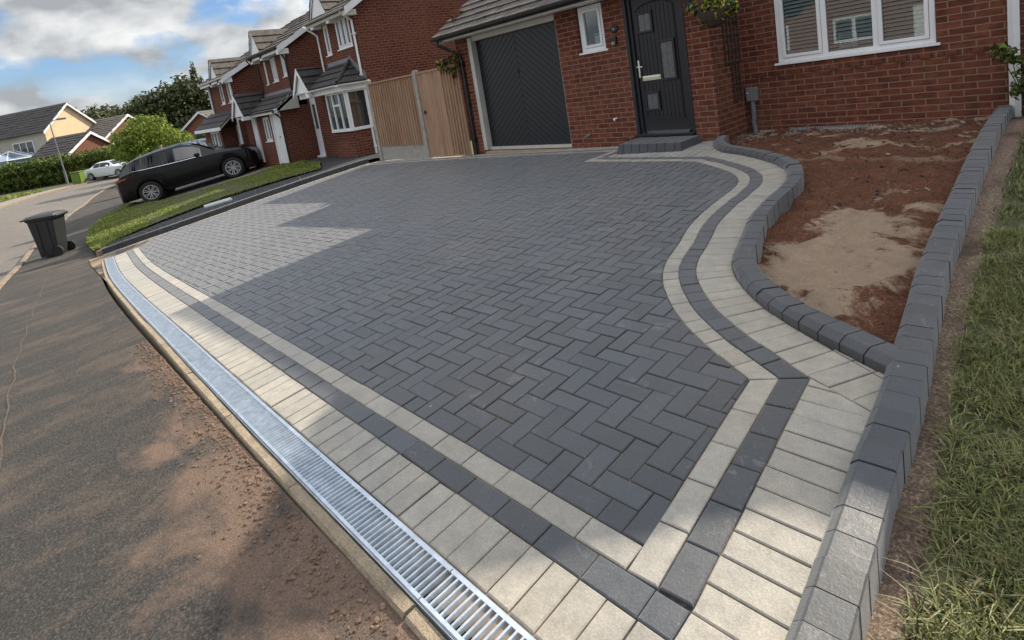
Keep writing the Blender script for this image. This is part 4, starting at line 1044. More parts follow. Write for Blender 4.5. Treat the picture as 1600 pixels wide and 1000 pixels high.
# door
dr = MB(); dr.box(-4.60, -3.885, 7.165, 7.21, .425, 2.44)
D0, D1 = -4.585, -3.90
door = dr.build('front_door', MAT['anth'], house, uv=False)
pn = MB(); bx0, bx1, bz0 = -4.52, -3.965, .625
def arch(x): return 2.10+.14*math.sqrt(max(0, 1-((x-(bx0+bx1)/2)/((bx1-bx0)/2*1.12))**2))
nb = 9; bw = (bx1-bx0)/nb
wins = [(-4.535, -4.275, 1.835, 2.135), (-4.235, -3.985, 1.14, 1.70), (-4.535, -4.295, .725, 1.01)]
for i in range(nb):
    a, b = bx0+i*bw+.004, bx0+(i+1)*bw-.004; segs = [(bz0, arch((a+b)/2))]
    for w_ in wins:
        if b > w_[0] and a < w_[1]:
            ns = []
            for s0, s1_ in segs:
                if w_[2] > s0 and w_[3] < s1_: ns += [(s0, w_[2]), (w_[3], s1_)]
                else: ns.append((s0, s1_))
            segs = ns
    for s0, s1_ in segs: pn.box(a, b, 7.1590, 7.166, s0, s1_)
pn.build('boarding', MAT['anth'], door, uv=False, bevel=.002)
rim = MB()      # arched moulding round the boards
pts = [(bx0-.012, 7.158, bz0), (bx0-.012, 7.158, arch(bx0))]+[(bx0+(bx1-bx0)*i/16, 7.158, arch(bx0+(bx1-bx0)*i/16)+.008) for i in range(17)]+[(bx1+.012, 7.158, arch(bx1)), (bx1+.012, 7.158, bz0)]
rim.tube(pts, .007, 6); rim.box(bx0-.03, bx1+.02, 7.146, 7.166, .600, .626)
rim.build('moulding', MAT['anth'], door, uv=False)
fr = MB(); gl = MB()
for a, b, e, f in wins:
    t = .034
    for q in (((a, b), (e, e+t)), ((a, b), (f-t, f)), ((a, a+t), (e+t, f-t)), ((b-t, b), (e+t, f-t))): fr.box(q[0][0], q[0][1], 7.136, 7.166, q[1][0], q[1][1])
    gl.box(a+t, b-t, 7.153, 7.158, e+t, f-t)
    ld = MB(); ld.box(a+t, b-t, 7.149, 7.153, (e+f)/2-.003, (e+f)/2+.003)
    if f-e > .4:
        for q in (.25, .75): ld.box(a+t, b-t, 7.149, 7.153, e+(f-e)*q-.003, e+(f-e)*q+.003)
    ld.box((a+b)/2-.002, (a+b)/2+.002, 7.1485, 7.1525, e+t, f-t)
    ld.build('leading', MAT['lead'], door, uv=False)
fr.build('glazing_frame', MAT['anth'], door, uv=False, bevel=.005)
MAT['frost'] = simple('frosted_glass', (.07,.08,.09), .18, 0, .8, 60, .4, spec=1.0)
gl.build('door_glass', MAT['frost'], door, uv=False)
mb = MB(); mb.box(-4.535, -4.245, 7.148, 7.165, 1.165, 1.235); mb.box(-4.52, -4.26, 7.142, 7.149, 1.18, 1.222); mb.build('letter_plate', MAT['chrome'], door, uv=False, bevel=.004)
mb = MB(); mb.box(-4.585, -4.560, 7.148, 7.166, 1.22, 1.47); mb.tube([(-4.572, 7.15, 1.375), (-4.572, 7.105, 1.375), (-4.48, 7.098, 1.372)], .010, 10); mb.lathe([(.013, -.012), (.013, .0)], (-4.572, 7.15, 1.275), 14, 'y')
mb.build('handle', MAT['chrome'], door, uv=False, smooth=True)
mb = MB(); mb.lathe([(.008, -.006), (.008, 0)], (-4.17, 7.165, 1.85), 10, 'y'); mb.build('spy_hole', MAT['chrome'], door, uv=False)
mb = MB(); mb.box(-4.70, -4.655, 7.10, 7.20, .39, 2.44); mb.box(-4.655, -4.605, 7.135, 7.205, .42, 2.44); mb.box(-3.88, -3.835, 7.135, 7.205, .42, 2.44); mb.box(-3.835, -3.79, 7.10, 7.20, .39, 2.44)
mb.box(-4.72, -3.785, 7.035, 7.20, .365, .400); mb.build('door_frame', MAT['anth'], house, uv=False, bevel=.004)
mb = MB(); mb.hexa([(-4.62, 7.07, .401), (-3.87, 7.07, .401), (-3.87, 7.163, .401), (-4.62, 7.163, .401)], [(-4.60, 7.08, .407), (-3.89, 7.08, .407), (-3.89, 7.163, .432), (-4.60, 7.163, .432)]); mb.build('threshold', MAT['chrome'], house, uv=False)
# small fixings on the walls
mb = MB()
for k in range(9):
    a = 2*math.pi*k/9; mb.lathe([(.0, -.026), (.017, -.020), (.022, -.008), (.022, .0)], (-4.885+.055*math.cos(a), GY, 1.985+.038*math.sin(a)), 8, 'y')
mb.lathe([(.0, -.012), (.058, -.010), (.062, .0)], (-4.885, GY, 1.985), 18, 'y'); pq = mb.build('number_plaque', MAT['blackplastic'], house, uv=False, smooth=True)
cu = bpy.data.curves.new('house_number', 'FONT'); cu.body = '16'; cu.size = .055; cu.extrude = .002; cu.align_x = 'CENTER'; cu.align_y = 'CENTER'
to = bpy.data.objects.new('house_number', cu); C.objects.link(to); dg = bpy.context.evaluated_depsgraph_get(); me = bpy.data.meshes.new_from_object(to.evaluated_get(dg)); bpy.data.objects.remove(to)
nb_ = bpy.data.objects.new('house_number', me); me.materials.append(simple('number_cream', (.5,.45,.35), .6)); C.objects.link(nb_); nb_.parent = pq
nb_.location = Vector((-4.885, GY-.030, 1.985))-house.location; nb_.rotation_euler = (R(90), 0, 0)
mb = MB(); mb.box(-4.945, -4.845, GY-.05, GY-.001, 1.765, 1.875); lb = mb.build('wall_light', MAT['blackplastic'], house, uv=False, bevel=.012)
mb = MB(); mb.box(-4.925, -4.865, GY-.062, GY-.049, 1.755, 1.80); mb.build('lens', simple('light_lens', (.22,.25,.12), .3), lb, uv=False, bevel=.006)
mb = MB(); mb.box(-3.75, -3.725, GY-.014, GY-.001, 1.74, 1.785); mb.build('bell_push', MAT['blackplastic'], house, uv=False, bevel=.004)
mb = MB(); mb.tube([(-5.04, GY+.02, .66), (-5.04, GY-.06, .655), (-5.03, GY-.075, .635)], .016, 12); mb.build('outlet_spout', MAT['upvc'], house, uv=False, smooth=True)
mb = MB(); mb.tube([(-5.56, GY+.02, .435), (-5.56, GY-.045, .435), (-5.60, GY-.06, .415), (-5.66, GY-.065, .37), (-5.70, GY-.07, .25), (-5.71, GY-.07, .10)], .013, 12); mb.build('outlet_pipe', MAT['greyplastic'], house, uv=False, smooth=True)
mb = MB(); mb.box(-3.432, -3.285, MY-.09, MY-.001, .66, .85); mx = mb.build('meter_box', MAT['greyplastic'], house, uv=False, bevel=.012)
mb = MB(); mb.box(-3.425, -3.385, MY-.0925, MY-.0905, .775, .785); mb.build('marking', MAT['paper'], mx, uv=False)
mb = MB(); mb.tube([(-3.36, MY-.045, .67), (-3.36, MY-.045, .40), (-3.372, MY-.045, .385), (-3.36, MY-.045, .27), (-3.36, MY-.045, .08)], .033, 12); mb.build('meter_pipe', MAT['greyplastic'], house, uv=False, smooth=True)
downpipe(house, [(-.72, MY-.045, 4.0), (-.72, MY-.045, .10)], MAT['upvc'], .045, square=True)
# grey doorstep in charcoal blocks
ds = MB(); zt = .365; P0 = [(-4.62, 6.52), (-3.66, 6.42), (-3.66, 6.98), (-4.62, 7.06)]
x0, x1, y0, y1 = -4.66, -3.63, 6.42, 7.035
nx = 8; w_ = (x1-x0)/nx
for i in range(nx):
    a, b = x0+i*w_+.002, x0+(i+1)*w_-.002; la = a+(.05 if i == 0 else 0); lb_ = b-(.05 if i == nx-1 else 0); zb = .18
    ds.hexa([(a, y0, zb), (b, y0, zb), (b, y0+.14, zb), (a, y0+.14, zb)], [(la, y0+.055, zt), (lb_, y0+.055, zt), (lb_, y0+.14, zt), (la, y0+.14, zt)])
for sx, ix in ((x0, 1), (x1, -1)):
    for j in range(4):
        a, b = y0+.142+j*.112, y0+.142+(j+1)*.112-.004; p = [(sx, a), (sx+.14*ix, a), (sx+.14*ix, b), (sx, b)]; q = [(sx+.055*ix, a), (sx+.14*ix, a), (sx+.14*ix, b), (sx+.055*ix, b)]
        if ix < 0: p, q = p[::-1], q[::-1]
        ds.hexa([(u, v, .18) for u, v in p], [(u, v, zt) for u, v in q])
for i in range(4):
    for j in range(4): ds.box(x0+.144+i*.187, x0+.144+(i+1)*.187-.004, y0+.144+j*.112, y0+.144+(j+1)*.112-.004, .2, zt-.004+random.gauss(0, .001))
tag(ds.build('doorstep', MAT['kerb_dark'], bevel=.006, uv=False), 'low charcoal block doorstep in front of the black front door', 'step')
# trellis on the return wall
tr = MB(); x = -3.445
for i in range(5): y = 7.44+i*.105; tr.box(x, x+.012, y, y+.018, 1.22, 2.4)
for j in range(7): z = 1.24+j*.185; tr.box(x+.012, x+.024, 7.40, 7.90, z, z+.018)
for i in range(3): y = 7.60+i*.10; tr.box(x, x+.012, y, y+.018, .73, 1.24)
for j in range(3): z = .74+j*.16; tr.box(x+.012, x+.024, 7.58, 7.84, z, z+.018)
tag(tr.build('trellis', MAT['darkwood'], uv=False), 'small dark wooden trellis on the return wall between the door and window', 'trellis')

# ------------------------------------------------------------------ timber fence and gate between the houses (plane y = 7)
fence = thing('garden_fence', (-10.9, 7.0, .1), 'closeboard timber fence panel on a concrete gravel board between concrete posts', 'fence')
def zg(x): return .0+(x+11.93)*.084
mb = MB(); mb.box(-11.99, -11.87, 6.95, 7.05, -.15, 2.03); mb.hexa([(-11.99,6.95,2.03),(-11.87,6.95,2.03),(-11.87,7.05,2.03),(-11.99,7.05,2.03)], [(-11.96,6.98,2.06),(-11.90,6.98,2.06),(-11.90,7.02,2.06),(-11.96,7.02,2.06)])
mb.build('post', MAT['conc'], fence, uv=False, bevel=.006)
mb = MB(); mb.box(-9.98, -9.87, 6.95, 7.05, -.1, 2.02); mb.build('post', MAT['conc'], fence, uv=False, bevel=.008)
mb = MB(); mb.box(-11.87, -9.98, 6.985, 7.02, .08, .41); mb.build('gravel_board', MAT['conc'], fence, uv=False, bevel=.004)
mb = MB(); x = -11.865; i = 0
while x < -9.985:
    w_ = .098; mb.hexa([(x, 6.974, .41), (x+w_, 6.982, .41), (x+w_, 6.992, .41), (x, 6.996, .41)], [(x, 6.974, 1.93), (x+w_, 6.982, 1.93), (x+w_, 6.992, 1.93), (x, 6.996, 1.93)])
    mb.box(x, x+.014, 6.955, 6.975, .41, 1.93+random.gauss(0, .004)); x += .1035
mb.build('boards', MAT['wood'], fence, uv=False)
mb = MB(); mb.box(-11.87, -9.98, 6.945, 7.03, 1.93, 1.965); mb.build('top_rail', MAT['wood'], fence, uv=False)
for zz in (.6, 1.6): mb = MB(); mb.box(-11.87, -9.98, 6.995, 7.06, zz, zz+.08); mb.build('rail', MAT['wood'], fence, uv=False)
gate = thing('garden_gate', (-9.2, 7.0, .2), 'tall timber side gate with a ring latch beside the garage downpipe', 'gate')
mb = MB(); x = -9.85; i = 0
while x < -9.02: w_ = .117; mb.box(x, x+w_, 6.972+(i % 2)*.002, 6.992, .14, 1.93); x += .119; i += 1
mb.build('gate_leaf', MAT['wood'], gate, uv=False)
mb = MB(); x = -9.01
while x < -8.47: mb.box(x, x+.088, 6.978, 6.992, .16, 1.90); mb.box(x, x+.016, 6.955, 6.978, .16, 1.90); x += .092
mb.build('side_boards', MAT['wood'], gate, uv=False)
mb = MB(); mb.box(-9.86, -8.45, 6.96, 7.02, 1.93, 1.975); mb.build('top_rail', MAT['wood'], gate, uv=False)
for zz in (.5, 1.55): mb = MB(); mb.box(-9.86, -8.56, 6.995, 7.06, zz, zz+.08); mb.build('rail', MAT['wood'], gate, uv=False)
mb = MB(); mb.lathe([(.0,-.012),(.035,-.010),(.038,0)], (-9.76, 6.972, 1.12), 16, 'y'); mb.tube([(-9.76+.03*math.cos(a), 6.952, 1.10+.03*math.sin(a)) for a in [2*math.pi*k/14 for k in range(15)]], .005, 6); mb.build('latch', MAT['blackplastic'], gate, uv=False)
# trim of the own garage corner hides the end; paving slab sill under the fence
mb = MB(); mb.hexa([(-11.86,6.90,-.1),(-8.5,6.90,.0),(-8.5,7.05,.0),(-11.86,7.05,-.1)], [(-11.86,6.90,.05),(-8.5,6.90,.135),(-8.5,7.05,.135),(-11.86,7.05,.05)])
tag(mb.build('concrete_sill', MAT['conc'], uv=False), 'low sloping concrete sill under the fence panel and side gate', 'sill')

# ------------------------------------------------------------------ neighbouring row
def rect_roof(mb, x0, x1, y0, z0, y1, z1, course=.32, tw=.36):
    a = math.atan2(z1-z0, y1-y0); L = math.hypot(z1-z0, y1-y0); s = (0, math.cos(a), math.sin(a)) if y1 > y0 else (0, -math.cos(math.atan2(z1-z0, y0-y1)), math.sin(math.atan2(z1-z0, y0-y1)))
    mb.mat = 0; tiles(mb, (x0, y0, z0), (1,0,0), s, x1-x0, L, course, tw)
    mb.mat = 1; q = [(x0+.03, y0, z0), (x1-.03, y0, z0), (x1-.03, y1, z1), (x0+.03, y1, z1)]
    if y1 < y0: q = q[::-1]
    mb.hexa([(x, y, z-.07) for x, y, z in q], q); mb.mat = 0
def barge(root, x, pts, w=.16, t=.03, mat='upvc', name='bargeboard'):
    mb = MB()
    for (y0, z0), (y1, z1) in zip(pts, pts[1:]):
        a, b = ((y0, z0), (y1, z1)) if y0 < y1 else ((y1, z1), (y0, z0))
        mb.hexa([(x, a[0], a[1]-w), (x+t, a[0], a[1]-w), (x+t, b[0], b[1]-w), (x, b[0], b[1]-w)], [(x, a[0], a[1]), (x+t, a[0], a[1]), (x+t, b[0], b[1]), (x, b[0], b[1])])
    return mb.build(name, MAT[mat], root, uv=False)
def arch_soldiers(root, u0, u1, y, z):
    mb = MB(); x = u0
    while x < u1: mb.box(x, x+.066, y-.008, y+.02, z, z+.215); x += .076
    return mb.build('soldier_course', MAT['brick_n'], root)

def tiles_poly(mb, p0, u, s, poly, course=.30, tw=.33, th=.018):
    """tiles clipped to a polygon given in (along, up) coordinates"""
    p0, u, s = Vector(p0), Vector(u).normalized(), Vector(s).normalized(); n = u.cross(s).normalized()
    if n.z < 0: n = -n
    if area(poly) < 0: poly = poly[::-1]
    U = [p[0] for p in poly]; V = [p[1] for p in poly]; v = min(V); i = 0
    while v < max(V)-.01:
        x = min(U)-(tw*.5 if i % 2 else 0)
        while x < max(U):
            c = clip_convex(poly, [(x+.003, v), (x+tw-.003, v), (x+tw-.003, v+course+.03), (x+.003, v+course+.03)])
            c = clean(c, .002) if len(c) >= 3 else []
            if len(c) >= 3 and abs(area(c)) > 5e-4:
                h0 = random.gauss(0, .002); b = len(mb.v); m = len(c)
                for q in c: mb.v.append(tuple(p0+u*q[0]+s*q[1]+n*0.0))
                for q in c: mb.v.append(tuple(p0+u*q[0]+s*q[1]+n*(th+.035*(1-(q[1]-v)/(course+.03))+h0)))
                mb.f.append(tuple(b+m+k for k in range(m))); mb.m.append(mb.mat)
                for k in range(m): j = (k+1) % m; mb.f.append((b+k, b+j, b+m+j, b+m+k)); mb.m.append(mb.mat)
            x += tw
        v += course; i += 1
def gablet(root, xc, y, z, hw, h):
    """small gable standing on the eaves, its ridge running back"""
    L = math.hypot(hw, h); mb = MB()
    mb.face([(xc-hw, y, z), (xc+hw, y, z), (xc, y, z+h)]); t = .11
    for sg in (-1, 1): q = [(xc+sg*(hw+.06), y-.03, z-.10), (xc+sg*(hw+.06), y-.03, z+.03), (xc, y-.03, z+h+.08), (xc, y-.03, z+h-.10)]; mb.face(q if sg < 0 else q[::-1])
    mb.box(xc-hw-.05, xc-hw+.12, y-.04, y+.25, z-.18, z-.02); mb.box(xc+hw-.12, xc+hw+.05, y-.04, y+.25, z-.18, z-.02)
    mb.build('gablet', MAT['upvc'], root, uv=False)
    mb = MB(); D = 1.9
    tiles_poly(mb, (xc+hw+.08, y-.05, z-.06), (0,1,0), (-hw/L, 0, h/L), [(0,0),(D*.35,0),(D,L+.08),(0,L+.08)], .28, .33); tiles_poly(mb, (xc-hw-.08, y-.05, z-.06), (0,1,0), (hw/L, 0, h/L), [(0,0),(D*.35,0),(D,L+.08),(0,L+.08)], .28, .33)
    mb.build('gablet_roof', MAT['tile'], root, uv=False)

# nearest neighbour: gable wall at x=-13.5, front at y=7.85
n1 = thing('brick_house', (-15.5, 9.5, 0), 'next house beyond the fence, plain brick gable wall and white bay window', 'house')
NX, NY = -13.5, 7.85; EV = 4.10; RZ = 6.9; RY = 12.3; NL = -17.5
mb = MB()
wall(mb, 'x', NX, NY, 16.75, -.6, EV+.2, (), into=-1); mb.face([(NX, NY, EV+.2), (NX, 16.75, EV+.2), (NX, RY, RZ)])
wall(mb, 'y', NY, -15.75, NX, 2.2, EV, [(-15.42, -15.08, 3.06, 3.95), (-14.66, -13.80, 3.12, 4.02)], .06); wall(mb, 'y', NY, NL, NX, -.6, 2.2, [(-17.36, -16.86, .06, 2.02)], .06); wall(mb, 'x', -15.75, NY, 16.75, 2.2, EV+.2, (), into=1); mb.face([(-15.75, NY, EV+.2), (-15.75, RY, RZ), (-15.75, 16.75, EV+.2)])
wall(mb, 'x', NL, NY, 16.75, -.6, 2.2, (), into=1); wall(mb, 'y', 16.75, -15.75, NX, -.6, EV, (), into=-1)
mb.build('wall', MAT['brick_n'], n1)
mb = MB(); rect_roof(mb, -15.85, NX+.22, 7.55, EV-.02, RY, RZ+.02); rect_roof(mb, -15.85, NX+.22, 17.05, EV-.02, RY, RZ+.02); mb.build('roof', [MAT['tile'], MAT['darkwood']], n1, uv=False)
barge(n1, NX+.19, [(7.52, EV-.02), (RY, RZ+.0), (17.08, EV-.02)], .2)
mb = MB(); mb.box(-15.85, NX+.20, 7.57, 7.59, EV-.17, EV-.02); mb.box(-15.85, NX+.2, 7.59, 7.85, EV-.17, EV-.15); mb.box(NX+.0, NX+.19, 7.54, 7.86, EV-.24, EV-.10); mb.build('fascia', MAT['upvc_trim'], n1, uv=False)
gutter(n1, (-15.85, 7.52, EV-.02), (NX+.2, 7.52, EV-.02), MAT['upvc_trim'])
# small gablet box at the left of the eaves
gablet(n1, -15.0, 7.62, EV-.06, .55, .95)
downpipe(n1, [(NX-.10, 7.53, EV-.08), (NX-.08, 7.70, EV-.24), (NX-.05, 7.80, EV-.34), (NX-.05, 7.80, -.05)], MAT['upvc'], .034, clips=(3.4, 2.3, 1.2, .3))
downpipe(n1, [(-15.98, 7.53, EV-.08), (-15.80, 7.68, EV-.26), (-15.70, 7.80, EV-.4), (-15.70, 7.80, 2.6)], MAT['upvc'], .030)
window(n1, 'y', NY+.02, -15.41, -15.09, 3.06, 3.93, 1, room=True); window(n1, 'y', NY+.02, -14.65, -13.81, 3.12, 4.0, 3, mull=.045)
dd = MB(); dd.box(-17.34, -16.88, NY+.03, NY+.07, .08, 2.0); do = dd.build('front_door', MAT['upvc'], n1, uv=False); mb = MB(); mb.box(-17.2, -17.02, NY+.022, NY+.031, .95, 1.75); mb.build('door_glass', MAT['frost'], do, uv=False)
mb = MB(); mb.box(-17.40, -16.82, NY-.06, NY+.05, .0, .075); mb.build('door_sill', MAT['upvc'], n1, uv=False)
# canted bay
bay = [(-13.54, NY), (-13.72, 7.30), (-14.87, 7.30), (-15.05, NY)]
mb = MB()
for (a, b) in zip(bay, bay[1:]):
    mb.face([(b[0], b[1], -.5), (a[0], a[1], -.5), (a[0], a[1], .86), (b[0], b[1], .86)][::1])
mb.face([(p[0], p[1], .86) for p in bay])
mb.build('bay_wall', MAT['brick_n'], n1)
bf = MB(); pn = MB(); P0_, P1_ = .86, 1.93
def panel(a, b, n, mb, pn, z0=P0_, z1=P1_, t=.05, trans=None):
    a, b = Vector((a[0], a[1], 0)), Vector((b[0], b[1], 0)); u = (b-a).normalized(); L = (b-a).length; w = Vector((u.y, -u.x, 0))
    def bx(mb, s0, s1, e, f, d0=-.02, d1=.05):
        p = [a+u*s0+w*d0, a+u*s1+w*d0, a+u*s1+w*d1, a+u*s0+w*d1]; p = [(q.x, q.y) for q in p]
        if area(p) < 0: p = p[::-1]
        mb.prism(p, e, f)
    bx(mb, 0, t, z0, z1); bx(mb, L-t, L, z0, z1); bx(mb, t, L-t, z0, z0+t); bx(mb, t, L-t, z1-t, z1)
    for i in range(1, n): s = L*i/n; bx(mb, s-.025, s+.025, z0+t, z1-t)
    if trans is not None: s0, s1 = L*trans/n+.025, L*(trans+1)/n-.025; bx(mb, s0, s1, z1-.38, z1-.33)
    bx(pn, t*.5, L-t*.5, z0+t*.5, z1-t*.5, .005, .012)
panel(bay[1], bay[0], 1, bf, pn); panel(bay[2], bay[1], 3, bf, pn, trans=1); panel(bay[3], bay[2], 1, bf, pn)
sb = [(p[0]+dx, p[1]+dy) for p, dx, dy in zip(bay, (.05, .03, -.03, -.05), (0, -.05, -.05, 0))][::-1]
bf.prism([(p[0], p[1]) for p in (sb if area(sb) > 0 else sb[::-1])], .825, .86)
bo = bf.build('bay_window', MAT['upvc'], n1, uv=False); pn.build('pane', MAT['glass_dark'], bo, uv=False)
mb = MB(); 
for k in range(15): x = -14.84+k*.074; mb.box(x, x+.058, 7.288, 7.31, .60, .815)
mb.build('soldier_course', MAT['brick_n'], n1)
mb = MB(); hb = [(-13.42, NY), (-13.66, 7.12), (-16.3, 7.12), (-16.3, NY)]; mb.prism(hb[::-1] if area(hb) < 0 else hb, 1.93, 2.10); mb.build('fascia', MAT['upvc'], n1, uv=False)
# tiled lean-to over the bay, hipped at its end, and a small porch gable beside it
E_, W_, T_, S_ = Vector((-13.64, 7.06, 2.12)), Vector((-13.40, 7.84, 2.12)), Vector((-14.12, 7.84, 2.70)), Vector((-15.45, 7.06, 2.12))
mb = MB(); us = Vector((0, .78, .58)).normalized()
tiles_poly(mb, S_, (1,0,0), us, [(0,0),(1.81,0),(1.33,.97),(0,.97)], .28, .33)
ud = (W_-E_).normalized(); nn_ = (W_-E_).cross(T_-E_).normalized(); sd_ = nn_.cross(ud).normalized()
if sd_.z < 0: sd_ = -sd_
tt = T_-E_; tiles_poly(mb, E_, ud, sd_, [(0,0),((W_-E_).length,0),(tt.dot(ud),tt.dot(sd_))], .28, .33)
mb.mat = 1; mb.face([S_, E_, T_, (-15.45,7.84,2.70)]); mb.face([E_, W_, T_])
mb.build('bay_roof', [MAT['tile_dark'], MAT['darkwood']], n1, uv=False)
mb = MB(); mb.tube([E_+Vector((-.02,.02,.06)), T_+Vector((0,0,.06))], .055, 8); mb.build('hip_tiles', MAT['tile_dark'], n1, uv=False)
mb = MB(); mb.hexa([(-15.45,7.80,2.66),(-14.12,7.80,2.66),(-14.12,7.848,2.66),(-15.45,7.848,2.66)], [(-15.45,7.83,2.84),(-14.12,7.83,2.84),(-14.12,7.848,2.84),(-15.45,7.848,2.84)]); mb.hexa([(-14.14,7.80,2.68),(-13.40,7.80,2.10),(-13.40,7.848,2.10),(-14.14,7.848,2.68)], [(-14.14,7.83,2.90),(-13.40,7.83,2.32),(-13.40,7.848,2.32),(-14.14,7.848,2.90)]); mb.build('flashing', MAT['lead'], n1, uv=False)
gutter(n1, (-16.2, 7.03, 2.11), (-13.66, 7.03, 2.11), MAT['upvc'], brackets=False)
gutter(n1, (-13.61, 7.06, 2.11), (-13.37, 7.82, 2.11), MAT['upvc'], brackets=False)
def porch(root, xc, y, z, hw, h, D):
    L = math.hypot(hw, h); mb = MB(); tiles_poly(mb, (xc+hw+.05, y-.04, z), (0,1,0), (-hw/L,0,h/L), [(0,0),(D*.45,0),(D,L),(0,L+.05)], .27, .30); tiles_poly(mb, (xc-hw-.05, y-.04, z), (0,1,0), (hw/L,0,h/L), [(0,0),(D,0),(D,L),(0,L+.05)], .27, .30); mb.build('porch_roof', MAT['tile_dark'], root, uv=False)
    mb = MB(); mb.face([(xc-hw, y+.02, z), (xc+hw, y+.02, z), (xc, y+.02, z+h)])
    for sg in (-1, 1):
        a_ = [(xc+sg*(hw+.05), -.13), (xc+sg*(hw+.05), .0), (xc, h+.04), (xc, h-.11)]
        if sg > 0: a_ = a_[::-1]
        b_ = len(mb.v); mb.v.extend([(p[0], y-.05, z+p[1]) for p in a_]+[(p[0], y-.015, z+p[1]) for p in a_])
        for f in ((0,1,2,3),(7,6,5,4),(0,4,5,1),(1,5,6,2),(2,6,7,3),(3,7,4,0)): mb.f.append(tuple(b_+i for i in f)); mb.m.append(0)
    mb.box(xc+hw-.15, xc+hw+.04, y-.05, y+.4, z-.16, z-.03); mb.build('porch_gable', MAT['upvc'], root, uv=False)
porch(n1, -15.85, 7.02, 2.10, .50, .68, .84)

# second neighbour: garage stands forward, side wall at x=-17.5
n2 = thing('brick_house', (-19, 9.5, 0), 'second house along with white garage door and dark lean-to roof', 'house')
AX, AY, UY, AL = -17.45, 6.93, 7.50, -21.0; EV2 = 3.72; R2Z = 6.3
mb = MB()
wall(mb, 'x', AX, AY, 16.0, -.6, 1.80, (), into=-1); mb.face([(AX, AY, 1.8), (AX, 8.4, 1.8), (AX, 8.4, 2.75), (AX, AY+.1, 1.8)][:3] if False else [(AX, AY, 1.8), (AX, 8.3, 1.8), (AX, 8.3, 2.7)])
wall(mb, 'x', AX, UY, 16.0, 1.8, EV2+.1, (), into=-1); mb.face([(AX, UY, EV2+.1), (AX, 16.0, EV2+.1), (AX, 11.75, R2Z)])
wall(mb, 'y', AY, AL, AX, -.6, 1.72, [(-18.42, -17.62, -.02, 1.66), (-19.28, -18.66, .76, 1.60), (-20.45, -19.95, .15, 1.66)], .07)
wall(mb, 'y', UY, -20.05, AX, 1.8, EV2, [(-18.06, -17.62, 2.80, 3.58), (-18.98, -18.50, 2.72, 3.54), (-19.62, -19.40, 2.70, 3.50)], .06)
wall(mb, 'x', AL, AY, 16.0, -.6, 2.2, (), into=1); wall(mb, 'x', -20.05, UY, 16.0, 2.2, EV2+.1, (), into=1); mb.face([(-20.05, UY, EV2+.1), (-20.05, 11.75, R2Z), (-20.05, 16.0, EV2+.1)]); wall(mb, 'y', 16.0, -20.05, AX, -.6, EV2, (), into=-1)
mb.build('wall', MAT['brick_n'], n2)
mb = MB(); rect_roof(mb, -20.15, AX+.2, 7.2, EV2-.02, 11.75, R2Z+.02); rect_roof(mb, -20.15, AX+.2, 16.3, EV2-.02, 11.75, R2Z+.02); mb.build('roof', [MAT['tile'], MAT['darkwood']], n2, uv=False)
barge(n2, AX+.17, [(7.15, EV2-.02), (11.75, R2Z), (16.3, EV2-.02)], .2)
mb = MB(); mb.box(-20.15, AX+.18, 7.22, 7.24, EV2-.17, EV2-.02); mb.box(-20.15, AX+.18, 7.24, 7.50, EV2-.17, EV2-.155); mb.box(AX+.0, AX+.17, 7.17, 7.52, EV2-.26, EV2-.10); mb.build('fascia', MAT['upvc'], n2, uv=False)
gutter(n2, (-20.15, 7.17, EV2-.02), (AX+.2, 7.17, EV2-.02), MAT['blackplastic'])
downpipe(n2, [(AX-.02, 7.17, EV2-.08), (AX-.05, 7.36, EV2-.26), (AX-.05, 7.44, EV2-.42), (AX-.05, 7.44, 2.3), (AX-.08, 7.3, 2.15)], MAT['blackplastic'], .034)
downpipe(n2, [(-20.2, 7.17, EV2-.08), (-20.1, 7.36, EV2-.3), (-20.0, 7.44, EV2-.45), (-20.0, 7.44, 2.3)], MAT['blackplastic'], .03)
gablet(n2, -19.42, 7.26, EV2-.06, .5, .88)
for a, b, e, f, n in ((-18.05, -17.63, 2.80, 3.57, 2), (-18.97, -18.51, 2.72, 3.53, 2), (-19.61, -19.41, 2.70, 3.49, 1)): window(n2, 'y', UY+.02, a, b, e, f, n, fw=.04, mull=.035, room=False, glass='glass_dark')
window(n2, 'y', AY+.02, -19.27, -18.67, .77, 1.59, 2, fw=.04, mull=.035, room=False, glass='glass_dark')
mb = MB(); mb.box(-18.40, -17.64, AY+.03, AY+.06, .0, 1.64)
for k in range(9): mb.box(-18.40+k*.084+.002, -18.40+(k+1)*.084-.002, AY+.024, AY+.03, .0, 1.64)
go = mb.build('garage_door', MAT['upvc'], n2, uv=False); mb = MB(); mb.box(-18.05, -17.99, AY+.005, AY+.026, .86, .90); mb.build('handle', MAT['blackplastic'], go, uv=False)
mb = MB(); mb.box(-18.46, -18.40, AY-.02, AY+.06, -.02, 1.70); mb.box(-17.64, -17.58, AY-.02, AY+.06, -.02, 1.70); mb.box(-18.40, -17.64, AY-.02, AY+.06, 1.64, 1.70); mb.build('garage_frame', MAT['upvc'], n2, uv=False)
mb = MB(); mb.box(-20.43, -19.97, AY+.03, AY+.06, .16, 1.65); mb.build('front_door', MAT['upvc'], n2, uv=False)
mb = MB(); mb.box(-19.90, -19.80, AY-.05, AY+.0, .05, 1.72); mb.build('porch_post', MAT['upvc'], n2, uv=False)
